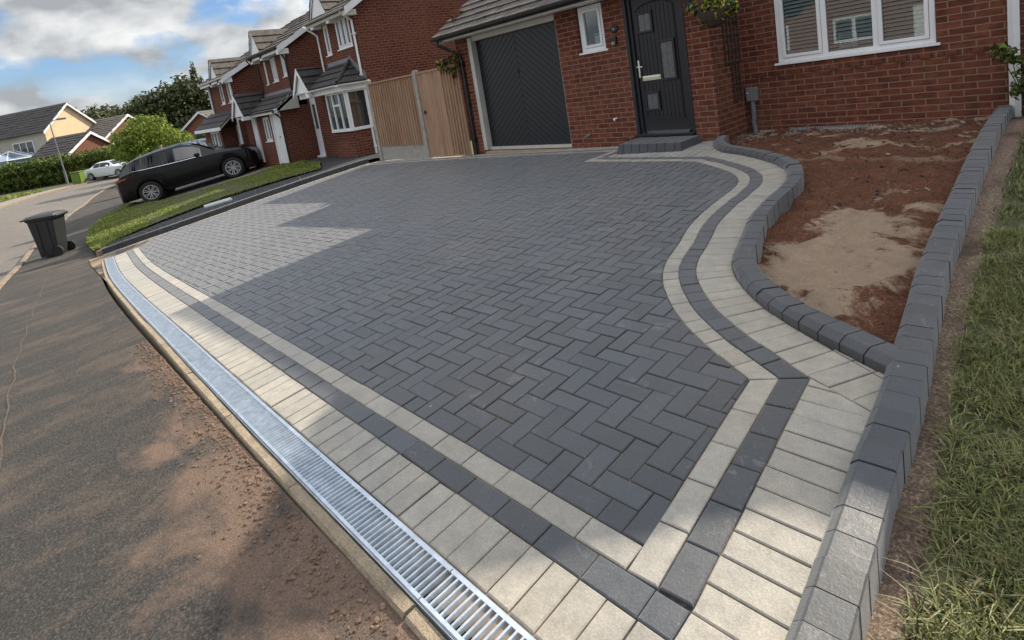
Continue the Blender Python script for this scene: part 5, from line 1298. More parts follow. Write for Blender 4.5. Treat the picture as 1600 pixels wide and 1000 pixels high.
mb = MB(); tiles(mb, (-19.9, 6.72, 1.80), (1,0,0), (0, .84, .545), 2.62, .93, .28, .33); mb.mat = 1; mb.hexa([(-21.0,6.74,1.72),(-17.30,6.74,1.72),(-17.30,7.50,1.72),(-21.0,7.50,1.72)], [(-21.0,6.76,1.80),(-17.30,6.76,1.80),(-17.30,7.50,2.27),(-21.0,7.50,2.27)]); mb.build('garage_roof', [MAT['tile_dark'], MAT['upvc_trim']], n2, uv=False)
barge(n2, AX+.12, [(6.70, 1.82), (7.52, 2.36)], .17)
mb = MB(); mb.box(-21.0, -17.28, 6.70, 6.73, 1.66, 1.80); mb.build('fascia', MAT['upvc'], n2, uv=False); gutter(n2, (-20.9, 6.67, 1.79), (-17.3, 6.67, 1.79), MAT['blackplastic'])
downpipe(n2, [(AX-.06, 6.67, 1.72), (AX-.02, 6.80, 1.58), (AX-.02, 6.88, 1.48), (AX-.02, 6.88, .02)], MAT['blackplastic'], .03)
mb = MB(); mb.hexa([(-20.0,7.42,2.24),(-17.5,7.42,2.24),(-17.5,7.505,2.24),(-20.0,7.505,2.24)], [(-20.0,7.46,2.40),(-17.5,7.46,2.40),(-17.5,7.505,2.40),(-20.0,7.505,2.40)]); mb.build('flashing', MAT['lead'], n2, uv=False)
porch(n2, -20.1, 6.45, 1.76, .55, .72, 1.05)
# third neighbour
n3 = thing('brick_house', (-23, 9.5, 0), 'third house along with white framed bay beyond the black car', 'house')
BX, BY, BL_ = -21.3, 6.85, -24.1; EV3 = 3.30
mb = MB(); wall(mb, 'x', BX, BY, 15.5, -.8, EV3+.1, (), into=-1); mb.face([(BX, BY, EV3+.1), (BX, 15.5, EV3+.1), (BX, 11.2, 5.7)])
wall(mb, 'y', BY, BL_, BX, -.8, EV3, [(-22.9, -22.45, 2.35, 3.15), (-22.0, -21.55, 2.35, 3.15), (-22.0, -21.55, .10, 1.5)], .05)
wall(mb, 'x', BL_, BY, 15.5, -.8, EV3+.1, (), into=1); wall(mb, 'y', 15.5, BL_, BX, -.8, EV3, (), into=-1); wall(mb, 'y', 6.35, BL_-.2, -22.1, -.9, 1.45, [(-23.6, -22.35, .50, 1.42)], .03); wall(mb, 'x', -22.1, 6.35, BY, -.9, 1.45, (), into=-1); wall(mb, 'x', BL_-.2, 6.35, BY, -.9, 1.45, (), into=1)
mb.build('wall', MAT['brick_n'], n3)
mb = MB(); rect_roof(mb, BL_-.1, BX+.2, 6.55, EV3-.02, 11.2, 5.72); rect_roof(mb, BL_-.1, BX+.2, 15.8, EV3-.02, 11.2, 5.72); mb.build('roof', [MAT['tile'], MAT['darkwood']], n3, uv=False)
barge(n3, BX+.17, [(6.5, EV3-.02), (11.2, 5.70), (15.8, EV3-.02)], .2); mb = MB(); mb.box(BL_-.1, BX+.18, 6.56, 6.59, EV3-.17, EV3-.02); mb.box(BX, BX+.17, 6.52, 6.86, EV3-.24, EV3-.08); mb.build('fascia', MAT['upvc'], n3, uv=False)
gutter(n3, (BL_-.1, 6.52, EV3-.02), (BX+.2, 6.52, EV3-.02), MAT['upvc'])
gablet(n3, -22.3, 6.6, EV3-.06, .5, .78)
downpipe(n3, [(BX-.06, 6.8, EV3-.1), (BX-.06, 6.8, .0)], MAT['upvc'], .045); downpipe(n3, [(BL_+.1, 6.8, EV3-.1), (BL_+.1, 6.8, 1.5)], MAT['upvc'], .04)
for a in (-22.9, -22.0): window(n3, 'y', BY+.02, a, a+.45, 2.36, 3.14, 1, fw=.05, room=False, glass='glass_dark')
window(n3, 'y', 6.37, -23.59, -22.36, .51, 1.41, 3, fw=.06, mull=.10, room=False, glass='glass_dark')
mb = MB(); mb.box(-21.98, -21.57, BY+.03, BY+.05, .1, 1.5); mb.build('front_door', MAT['upvc'], n3, uv=False)
mb = MB(); rect_roof(mb, BL_-.5, -21.2, 6.1, 1.50, 6.86, 2.1); mb.build('bay_roof', [MAT['tile_dark'], MAT['upvc_trim']], n3, uv=False)
mb = MB(); mb.box(BL_-.5, -21.2, 6.06, 6.10, 1.40, 1.52); mb.build('fascia', MAT['upvc'], n3, uv=False)

# house across the road behind the viewer (seen mirrored in the windows)
opp = thing('brick_house', (-9, -19, -.5), 'brick house across the road, mirrored in the front window', 'house')
mb = MB(); wall(mb, 'y', -16, -15.5, -2.5, -1.2, 4.6, [(-13.6, -11.4, .6, 1.9), (-9.4, -7.6, .6, 1.8), (-6.2, -5.2, -.4, 1.8), (-13.2, -11.6, 3.0, 4.0), (-9.2, -7.8, 3.0, 4.0), (-5.6, -4.2, 3.0, 4.0)], .06, into=-1)
wall(mb, 'x', -2.5, -24, -16, -1.2, 4.6, (), into=-1); wall(mb, 'x', -15.5, -24, -16, -1.2, 4.6, (), into=1); wall(mb, 'y', -24, -15.5, -2.5, -1.2, 4.6, (), into=1)
mb.face([(-2.5,-24,4.6),(-2.5,-16,4.6),(-2.5,-20,7.0)]); mb.face([(-15.5,-16,4.6),(-15.5,-24,4.6),(-15.5,-20,7.0)])
mb.build('wall', MAT['brick_far'], opp)
mb = MB(); rect_roof(mb, -15.7, -2.3, -15.7, 4.55, -20, 7.1); rect_roof(mb, -15.7, -2.3, -24.3, 4.55, -20, 7.1); mb.build('roof', [MAT['tile'], MAT['darkwood']], opp, uv=False)
for a, b, e, f, n in ((-13.58, -11.42, .61, 1.89, 3), (-9.38, -7.62, .61, 1.79, 2), (-13.18, -11.62, 3.01, 3.99, 2), (-9.18, -7.82, 3.01, 3.99, 2), (-5.58, -4.22, 3.01, 3.99, 2)): window(opp, 'y', -16.02, a, b, e, f, n, into=-1, fw=.07, mull=.07, room=False, glass='glass_dark')
mb = MB(); mb.box(-6.18, -5.22, -16.06, -16.02, -.4, 1.78); mb.build('front_door', MAT['upvc'], opp, uv=False)

# ------------------------------------------------------------------ ground of the neighbouring plots
drape('verge_soil', [(-13.6,1.0),(-16.6,1.1),(-19.8,1.4),(-24,2.9),(-27,4.85),(-34,5.25),(-34,9),(-12.0,9),(-12.0,7.0),(-13.2,3.5)], -.03, .5, MAT['lawnbase'])
drape('neighbour_drive', [(-13.6,1.03),(-13.45,2.9),(-13.1,4.25),(-12.75,5.7),(-12.3,7.0),(-12.0,7.05),(-12.0,7.9),(-17.6,7.9),(-17.5,7.25),(-14.9,6.75),(-13.6,6.15),(-14.2,5.4),(-15.0,4.0),(-14.85,2.45),(-14.5,1.35)], .075, .3, MAT['tarmac_new'], kind='structure')
pk = [(-14.98,3.49),(-14.40,3.38),(-13.98,3.92),(-14.55,4.04)]
mb = MB(); mb.hexa([(x, y, g(x, y)+.06) for x, y in pk], [(x, y, g(x, y)+.105) for x, y in pk])
MAT['galv_pale'] = simple('pale_metal', (.42,.45,.47), .5, .3, .1, 10)
tag(mb.build('drain_cover', MAT['galv_pale'], uv=False), 'pale metal drain cover lying in the neighbouring tarmac strip', 'drain cover')
lawn2 = [(-13.9,1.0),(-14.5,1.35),(-14.85,2.45),(-15.0,4.0),(-14.2,5.4),(-13.6,6.1),(-14.9,6.7),(-17.3,7.2),(-17.9,6.7),(-18.0,5.9),(-18.5,4.9),(-19.1,4.1),(-19.8,3.45),(-22.6,2.9),(-21.2,2.0),(-19.2,1.42),(-16.5,1.10)]
drape('neighbour_lawn', lawn2, .08, .3, MAT['lawnbase'], bumpz=lambda x, y: .05*max(0, 1-((y-4)/3.4)**2))
blades('grass', lawn2, 2600, .03, .06, .018, MAT['grass_far'], lean=.7, off=.10, clump=.6, label='mown green lawn strip between the black car and the neighbouring tarmac')
drape('suv_drive', [(-19.9,3.4),(-19.1,4.1),(-18.5,4.9),(-18.0,5.9),(-17.9,6.7),(-17.3,7.2),(-17.5,7.9),(-26,7.9),(-27,4.9),(-24,3.0)], .03, .4, MAT['path'])
drape('front_verge', [(-26,7.9),(-27,4.9),(-34,5.3),(-40,6.2),(-43.6,8.4),(-45.4,12),(-46.4,30),(-24,30),(-24,7.9)], -.02, 1.0, MAT['path'])
drape('far_verge', [(-56,-9),(-38.6,-4.3),(-46,-2.5),(-52,.3),(-55.6,3.8),(-57.4,9),(-58.2,30),(-75,30),(-75,-9)], -.03, 1.0, MAT['lawnbase'])
blades('grass', [(-50,-3.5),(-46.4,-2.5),(-52.2,.3),(-54,1.9),(-58,1.5),(-56,-3.5)], 130, .06, .12, .09, MAT['grass_far'], lean=.7, off=-.02, clump=.3, label='strip of grass beside the far pavement in front of the hedge')
tufts = [(-13.8,1.15),(-14.2,1.02),(-14.9,1.2),(-15.3,2.0),(-14.5,1.6)]
blades('weeds', tufts, 900, .05, .16, .012, MAT['grass_far'], lean=.9, off=.06, clump=2, label='pale weeds and dry stalks at the corner of the tarmac strip', cat='weeds')
blades('weeds', [(-13.62,1.2),(-13.5,2.9),(-13.2,4.2),(-12.9,5.5),(-13.05,5.5),(-13.4,4.2),(-13.75,2.9),(-13.9,1.2)], 140, .05, .16, .008, MAT['straw'], lean=.8, off=.07, clump=2, label='dry weed stalks growing behind the left hand kerb', cat='weeds')

# ------------------------------------------------------------------ foliage
def leafcloud(name, blobs, n, size, mat, parent=None, shell=.55, aspect=.55, cut=None, noisy=.35):
    tot = sum(b[3]*b[4]*b[5] for b in blobs); Ps = []
    for (x, y, z, rx, ry, rz) in blobs:
        k = max(30, int(n*(rx*ry*rz)/tot)); d = rng.normal(size=(k, 3)); d /= np.linalg.norm(d, axis=1)[:, None]
        r = shell+(1-shell)*rng.random(k)**.7
        nz = np.array([mn.noise(Vector((q[0]*2.3+x, q[1]*2.3+y, q[2]*2.3+z))) for q in d]); r = r*(1+noisy*nz)
        p = d*r[:, None]*np.array([rx, ry, rz])+np.array([x, y, z]); keep = nz+rng.normal(0, .35, k) > -.42; Ps.append(np.concatenate([p[keep], d[keep]], 1))
    P = np.concatenate(Ps); 
    if cut is not None: P = P[P[:, 2] > cut]
    p, d = P[:, :3], P[:, 3:]; N = len(p); nn = d+rng.normal(0, .75, (N, 3)); nn /= np.linalg.norm(nn, axis=1)[:, None]
    a = np.cross(nn, rng.normal(size=(N, 3))); a /= np.linalg.norm(a, axis=1)[:, None]; b = np.cross(nn, a); s = size*rng.uniform(.5, 1.35, N)[:, None]
    Q = np.stack([p-a*s, p-b*s*aspect+nn*s*.12, p+a*s, p+b*s*aspect+nn*s*.12], 1)
    return quads_mesh(name, Q, mat, parent)
def tree(x, y, z, h, blobs, n, size, mat, label, group=None, trunk=.16, name='tree', cat='tree', noisy=.35, shell=.55):
    t = thing(name, (x, y, z), label, cat, group)
    mb = MB(); top = max(b[2] for b in blobs); mb.tube([(x, y, z-.3), (x+.05*h*.2, y, z+h*.25), (x, y+.03*h, z+h*.55), (x, y, z+h*.8)], trunk, 9, trunk*.25)
    for b in blobs[:7]: mb.tube([(x, y, z+h*.22), ((x+b[0])/2, (y+b[1])/2, z+(b[2]-z)*.6), (b[0], b[1], b[2])], trunk*.4, 6, trunk*.08)
    mb.build('trunk', MAT['bark'], t, uv=False, smooth=True)
    leafcloud('crown', blobs, n, size, mat, t, shell, noisy=noisy); return t
# placing helper: a world point seen from the photograph's station at ground distance D in direction (dx, dy)
def blobs_for(cx, cy, z0, w, h, k, seed, flat=1.0):
    r = random.Random(seed); out = []
    for i in range(k):
        a = r.uniform(0, 2*math.pi); f = r.uniform(.0, .62); hh = r.uniform(.25, .9); ww = w*.5*math.sqrt(max(.1, 1-(hh-.45)**2*2.2))
        out.append((cx+math.cos(a)*f*ww, cy+math.sin(a)*f*ww, z0+hh*h, ww*r.uniform(.38, .6), ww*r.uniform(.38, .6), h*r.uniform(.16, .27)))
    return out

# ------------------------------------------------------------------ background houses
def far_house(name, A, ang, gw, dep, ze, za, zb, wmat, gmat, rmat, label, over=.3, wins=(), gwins=()):
    """A: gable corner; gable wall runs along ang (outward normal to its right); house body runs back-left by dep"""
    ca, sa = math.cos(ang), math.sin(ang); e = Vector((ca, sa, 0)); n = Vector((sa, -ca, 0)); O = Vector((A[0], A[1], 0))
    def P(u, v, z): q = O+e*u-n*v; return (q.x, q.y, z)
    t = thing(name, (A[0], A[1], zb), label, 'house')
    mb = MB(); mb.mat = 1
    mb.face([P(0,0,zb), P(gw,0,zb), P(gw,0,ze), P(gw/2,0,za), P(0,0,ze)]); mb.mat = 0
    mb.face([P(0,dep,zb), P(0,0,zb), P(0,0,ze), P(0,dep,ze)]); mb.face([P(gw,0,zb), P(gw,dep,zb), P(gw,dep,ze), P(gw,0,ze)]); mb.face([P(gw,dep,zb), P(0,dep,zb), P(0,dep,ze), P(gw/2,dep,za), P(gw,dep,ze)])
    mb.build('wall', [MAT[wmat], MAT[gmat]], t)
    mb = MB(); sl_ = (za-ze)/(gw/2); L = math.hypot(gw/2+over, (gw/2+over)*sl_)
    for side in (0, 1):
        u0 = -over if side == 0 else gw+over; p = Vector(P(u0, dep+over, ze-over*sl_)) if side == 0 else Vector(P(u0, -over, ze-over*sl_))
        tiles(mb, p, (n if side == 0 else -n), (e if side == 0 else -e)*1.0+Vector((0,0,sl_)), dep+2*over, L, .40, .8, .05, .01)
    mb.build('roof', MAT[rmat], t, uv=False)
    mb = MB()
    for a, b, za_, zb_ in ((-over, gw/2, ze-over*sl_, za), (gw/2, gw+over, za, ze-over*sl_)):
        q = [P(a,-over,za_-.22), P(b,-over,zb_-.22), P(b,-over,zb_+.05), P(a,-over,za_+.05)]; r_ = [P(a,-over+.04,za_-.22), P(b,-over+.04,zb_-.22), P(b,-over+.04,zb_+.05), P(a,-over+.04,za_+.05)]
        b_ = len(mb.v); mb.v.extend(q+r_)
        for f in ((0,1,2,3),(7,6,5,4),(0,4,5,1),(1,5,6,2),(2,6,7,3),(3,7,4,0)): mb.f.append(tuple(b_+i for i in f)); mb.m.append(0)
    mb.build('bargeboard', MAT['upvc'], t, uv=False)
    def win(a, b, z0, z1, k, gable):
        f = MB(); gl = MB(); F = (lambda u, d, z: P(u, d, z)) if gable else (lambda u, d, z: P(d, u, z))
        def bx(mb, u0, u1, e0, e1, d0, d1):
            q = [F(u0,d0,e0), F(u1,d0,e0), F(u1,d1,e0), F(u0,d1,e0)]; r_ = [F(u0,d0,e1), F(u1,d0,e1), F(u1,d1,e1), F(u0,d1,e1)]
            b_ = len(mb.v); mb.v.extend(q+r_)
            for ff in ((0,3,2,1),(4,5,6,7),(0,1,5,4),(1,2,6,5),(2,3,7,6),(3,0,4,7)): mb.f.append(tuple(b_+i for i in ff)); mb.m.append(0)
        w = .09; bx(f, a, b, z0, z0+w, -.06, .02); bx(f, a, b, z1-w, z1, -.06, .02)
        for i in range(k+1): x = a+(b-a-w)*i/k; bx(f, x, x+w, z0+w, z1-w, -.06, .02)
        bx(gl, a+w/2, b-w/2, z0+w/2, z1-w/2, -.02, -.01)
        fo = f.build('window', MAT['upvc'], t, uv=False); gl.build('pane', MAT['glass_dark'], fo, uv=False)
    for w_ in wins: win(*w_, False)
    for w_ in gwins: win(*w_, True)
    return t
GA = math.atan2(4.6, -3.1)
far_house('rendered_house', (-69.5, 3.76), GA, 5.6, 11, 4.15, 6.55, -1.3, 'render_shaded', 'render', 'tile_dark', 'cream rendered house with dark tiled roof beyond the hedge', wins=[(1.8, 4.6, 1.9, 3.3, 3), (6.5, 9.0, 1.9, 3.3, 3)], gwins=[(3.1, 3.6, 2.4, 2.8, 1)])
far_house('brick_garage', (-61.3, 4.6), GA, 4.6, 4.2, 1.6, 3.1, -1.3, 'brick_far', 'brick_far', 'tile_dark', 'low brick garage with dark tiled roof in front of the cream house')
far_house('brick_house', (-68.0, 8.2), GA, 6.6, 8, 2.4, 4.5, -1.3, 'brick_far', 'brick_far', 'tile', 'brick house half hidden by the bright green tree', gwins=[(1.5, 3.0, .8, 2.0, 2)])
far_house('terraced_house', (-68, 15.6), math.atan2(2.6, 2.2), 4.6, 7, 1.9, 3.6, -1.6, 'brick_far', 'brick_far', 'tile', 'far brick house with small windows right of the bright green tree', wins=[(1, 2.2, .3, 1.2, 2)], gwins=[(.6, 1.4, .2, 1.0, 2), (2.8, 3.6, .2, 1.0, 2)])
far_house('terraced_house', (-64.2, 19.6), math.atan2(2.6, 2.2), 5.0, 7, 2.1, 3.9, -1.6, 'brick_far', 'brick_far', 'tile', 'farthest brick house beside the third neighbouring house', gwins=[(.8, 1.6, .2, 1.0, 2), (3.2, 4.0, .2, 1.0, 2)])
# conservatory roof left of the cream house
def bk(p, f=1.25): return (p[0]*f, p[1]*f, 1.51+(p[2]-1.51)*f)
cons = thing('conservatory', (-70.5, .6, -1.0), 'white framed glass conservatory roof behind the left end of the hedge', 'conservatory')
mb = MB(); gl = MB(); apex = bk((-57.5, .55, 2.35)); ring = [bk(p) for p in ((-55.4, -1.2, 1.65), (-54.7, .3, 1.65), (-55.0, 1.9, 1.65), (-56.9, 3.1, 1.65))]; ridge = bk((-60.5, 2.6, 2.35))
tops = [apex, apex, apex, ridge]
for p, q in zip(ring, tops): mb.tube([p, q], .05, 6)
for p, q in zip(ring, ring[1:]): mb.tube([p, q], .07, 6)
mb.tube([apex, ridge], .06, 6)
for i in range(3): gl.face([ring[i], ring[i+1], tops[i+1]] if tops[i] == tops[i+1] else [ring[i], ring[i+1], tops[i+1], tops[i]])
for k in range(1, 5):
    f = k/5; a = [ring[2][j]+(ring[3][j]-ring[2][j])*f for j in range(3)]; b = [apex[j]+(ridge[j]-apex[j])*f for j in range(3)]; mb.tube([a, b], .035, 5)
for p in ring: mb.tube([p, (p[0], p[1], -1.1)], .05, 6)
mb.build('frame', MAT['upvc'], cons, uv=False); MAT['cons_glass'] = simple('conservatory_glass', (.14,.20,.27), .08, 0, 0, spec=.8); gl.build('roof_glass', MAT['cons_glass'], cons, uv=False)
gl = MB()
for p, q in zip(ring, ring[1:]): gl.face([(p[0],p[1],-1.1),(q[0],q[1],-1.1),q,p])
gl.build('side_glass', MAT['cons_glass'], cons, uv=False)

# ------------------------------------------------------------------ hedges and trees
HP = catmull([(-66.0,-6.0),(-64.0,-1.5),(-62.8,1.5),(-60.9,4.6),(-58.9,7.3),(-57.0,9.0)], .8)
def hedge(name, P, hgt, wid, n, size, mat, label, base=-1.1):
    t = thing(name, (P[0][0], P[0][1], base), label, 'hedge')
    bl = []
    for i, p in enumerate(P):
        for lv in (.3, .72): bl.append((p[0]+random.uniform(-.2,.2), p[1]+random.uniform(-.2,.2), base+hgt*lv, wid*random.uniform(.85,1.2), .75, hgt*random.uniform(.27,.36)))
    mb = MB()
    for p in P[::2]: mb.tube([(p[0], p[1], base-.2), (p[0], p[1], base+hgt*.75)], .05, 5, .02)
    mb.build('stems', MAT['bark'], t, uv=False)
    leafcloud('foliage', bl, n, size, mat, t, .5, noisy=.45); return t
hedge('hedge', HP, 2.45, .9, 70000, .10, MAT['leaf_hedge'], 'long clipped green hedge on the far side of the road')
BLg = [(-41.8,7.0,1.5,1.5,1.5,1.3),(-41.4,7.7,2.1,1.3,1.3,1.0),(-42.1,6.4,.9,1.4,1.2,1.0),(-40.9,8.4,1.2,1.2,1.2,1.0),(-41.3,7.6,.4,1.5,1.6,.9),(-40.6,9.1,.9,.9,.9,.8),(-42.3,6.1,1.7,.8,.8,.7),(-41.7,7.2,2.6,.9,.8,.6)]
tree(-41.5, 7.3, -1.05, 4.2, BLg, 15000, .085, MAT['leaf_bright'], 'broad bright green tree standing behind the black car', trunk=.12, name='garden_tree')
hedge('hedge', catmull([(-44.5,10.0),(-43.4,11.3),(-42.4,12.6)], .7), 1.75, .7, 5000, .07, MAT['leaf_bright'], 'short bright hedge between the green tree and the third neighbouring house')
tree(-46.0, 12.2, -1.1, 3.0, blobs_for(-46.0,12.2,-1.0,3.0,3.0,7,3), 3000, .09, MAT['leaf_mid'], 'small thin tree in front of the far brick houses', trunk=.06, name='garden_tree')
tree(-47.5, 8.7, -1.1, 3.2, blobs_for(-47.5,8.7,-1.0,4.6,3.0,8,5), 6000, .09, MAT['leaf_mid'], 'dull green shrub tree left of the bright green tree', trunk=.1, name='garden_tree')
far = [(-86.8,15.2,9.4,7.9,1,'leaf_mid','first dull green tree right of the cream house'),(-85.0,18.0,9.8,8.6,2,'leaf_dark','dark tree left of the tallest treetop'),(-82.2,21.2,10.6,9.2,3,'leaf_dark','dark broad tree under the pointed treetop'),(-79.3,24.6,9.6,8.4,4,'leaf_dark','dark tree beside the roof of the third neighbouring house'),(-91.0,11.2,8.6,7.4,6,'leaf_mid','low green tree between the cream house and the wood'),(-93.0,8.6,8.0,7.8,7,'leaf_mid','green treetop showing just right of the cream gable'),(-77.2,27.4,7.0,8.0,8,'leaf_dark','dark tree hidden behind the third neighbouring house'),(-89.2,13.6,8.0,7.4,9,'leaf_dark','narrow dark tree at the left of the wood')]
for x, y, w, h, sd, m, lab in far:
    tree(x, y, -1.3, h, blobs_for(x, y, -1.3+h*.05, w, h*1.0, 16, sd), 11000, .24, MAT[m], lab, 'trees on the skyline beyond the houses', trunk=.25, name='distant_tree', noisy=.5)
tree(-82.4, 21.9, -1.3, 11.0, [(-82.4,21.9,-1.3+11.0*f,1.15*(1.12-f)+.22,1.15*(1.12-f)+.22,1.5) for f in (.5,.6,.68,.76,.84,.90,.955)], 3500, .17, MAT['leaf_dark'], 'tall pointed conifer rising above the skyline trees', 'trees on the skyline beyond the houses', name='distant_tree')
tree(-101, 3.0, -1.3, 9.5, blobs_for(-101,3.0,-.3,9,9.2,11,12), 2600, .17, MAT['leaf_red'], 'thin brownish tree behind the roof of the cream house', 'trees on the skyline beyond the houses', name='distant_tree', noisy=.6)

# climber on the garage corner, shrub by the white downpipe, hanging basket
def plant(name, pts, n, size, mats, label, cat='plant', spread=.12, stems=True):
    t = thing(name, pts[0], label, cat); mb = MB()
    for p in pts[1:]: mb.tube([pts[0], tuple((Vector(pts[0])+Vector(p))/2+Vector((random.uniform(-.05,.05),)*3)), p], .007, 5, .003)
    mb.build('stem', MAT['bark'], t, uv=False)
    for m, f, s_ in mats: leafcloud('foliage' if 'leaf' in m else 'flowers', [(p[0], p[1], p[2], spread, spread, spread*1.1) for p in pts[1:]], int(n*f), size*s_, MAT[m], t, .1, aspect=.5)
    return t
plant('climbing_plant', [(-8.55,7.04,1.5),(-8.50,6.98,1.95),(-8.55,6.97,1.80),(-8.62,6.98,2.05),(-8.72,6.98,1.90),(-8.80,6.98,2.05),(-8.92,7.0,1.92),(-9.05,7.0,2.02),(-8.48,6.98,2.12)], 900, .040, [('leaf_red', .55, 1), ('leaf_dark', .5, 1), ('leaf_bright', .07, 1.1)], 'reddish climbing plant spilling over the gate top by the garage downpipe', spread=.085)
plant('shrub', [(-.52,7.75,.15),(-.50,7.70,.55),(-.62,7.72,.75),(-.72,7.68,.92),(-.45,7.7,.9),(-.55,7.75,.35),(-.40,7.6,.6),(-.66,7.7,.58),(-.80,7.66,.98),(-.35,7.6,.25)], 700, .035, [('leaf_mid', .8, 1), ('leaf_bright', .25, 1)], 'thin leafy shrub growing against the white downpipe by the lawn', spread=.10)
for i, (dx, dz) in enumerate(((0,0),(.14,.02),(-.14,-.01),(.05,.10),(-.08,.09),(.2,.08),(-.24,.10),(0,-.08))): pass
hb = thing('hanging_basket', (-3.24, 6.80, 1.85), 'hanging basket of blue and yellow flowers beside the front door', 'flower basket')
bc = [(-3.24+dx, 6.80+dy, 1.93+dz, .10, .10, .085) for dx, dy, dz in ((0,0,0),(.13,0,.0),(-.13,0,.03),(.06,-.06,-.07),(-.08,.05,.06),(.21,.02,-.02),(-.22,0,.07),(0,.04,.09),(-.05,-.05,-.10))]
leafcloud('foliage', bc, 1500, .024, MAT['leaf_bright'], hb, .15); leafcloud('foliage', bc, 900, .026, MAT['leaf_dark'], hb, .1)
leafcloud('flowers', bc, 170, .022, MAT['flower_blue'], hb, .6, aspect=.9); leafcloud('flowers', bc, 110, .020, MAT['flower_yellow'], hb, .7, aspect=.9); leafcloud('flowers', bc[:5], 30, .018, MAT['flower_red'], hb, .75, aspect=.9)
mb = MB(); mb.lathe([(.02,-.20),(.11,-.17),(.17,-.08),(.19,.0),(.18,.0),(.02,-.16)], (-3.24, 6.80, 1.92), 20); mb.build('basket', MAT['darkwood'], hb, uv=False, smooth=True)
mb = MB()
for a in (0, 2.1, 4.2): mb.tube([(-3.24+.18*math.cos(a), 6.80+.18*math.sin(a), 1.92), (-3.24, 6.80, 2.42)], .004, 5)
mb.tube([(-3.44, 7.09, 2.42), (-3.24, 6.80, 2.45)], .01, 6); mb.build('chain', MAT['blackplastic'], hb, uv=False)
la = MB(); la.box(-3.70, -3.56, 6.90, 7.04, 2.02, 2.045); la.lathe([(.045,0),(.065,.16),(.02,.21),(.0,.215)], (-3.63, 6.97, 2.045), 6); la.tube([(-3.63, 7.10, 2.36), (-3.63, 6.97, 2.40), (-3.63, 6.97, 2.25)], .012, 7); la.box(-3.66,-3.60,7.08,7.108,2.25,2.42)
la.build('wall_lantern', MAT['blackplastic'], house, uv=False)

# ------------------------------------------------------------------ street lamp, green box, bollard
lp = thing('street_lamp', (-57.8, 3.7, -1.1), 'tall slim street lamp standing in front of the hedge', 'street lamp')
mb = MB(); mb.tube([(-57.8,3.7,-1.2),(-57.8,3.7,0)], .09, 10); mb.tube([(-57.8,3.7,0),(-57.8,3.62,4.2)], .06, 10, .04); mb.build('pole', MAT['greyplastic'], lp, uv=False, smooth=True)
mb = MB(); mb.tube([(-57.8,3.62,4.15),(-57.7,3.9,4.32),(-57.6,4.15,4.34)], .035, 8); mb.box(-57.72,-57.42,4.1,4.75,4.28,4.42); mb.build('lamp_head', MAT['greyplastic'], lp, uv=False, bevel=.03)
mb = MB(); M0 = Matrix.Translation((-54.4,4.25,-1.02)) @ Matrix.Rotation(R(50), 4, 'Z'); mb.box(-.36,.36,-.3,.3,0,.88,M0); mb.box(-.40,.40,-.34,.34,.88,.95,M0); mb.box(-.30,.30,-.33,-.30,.15,.75,M0)
tag(mb.build('grit_bin', MAT['green'], bevel=.02, uv=False), 'bright green box standing on the far pavement beside the white car', 'grit bin')
mb = MB(); mb.tube([(-30.6,6.05,-.4),(-30.75,5.9,1.05)], .10, 12, .085); mb.tube([(-30.75,5.9,1.05),(-30.76,5.89,1.12)], .10, 12); tag(mb.build('wooden_post', MAT['terracotta'], uv=False, smooth=True), 'leaning brown post showing above the roof of the black car', 'post')

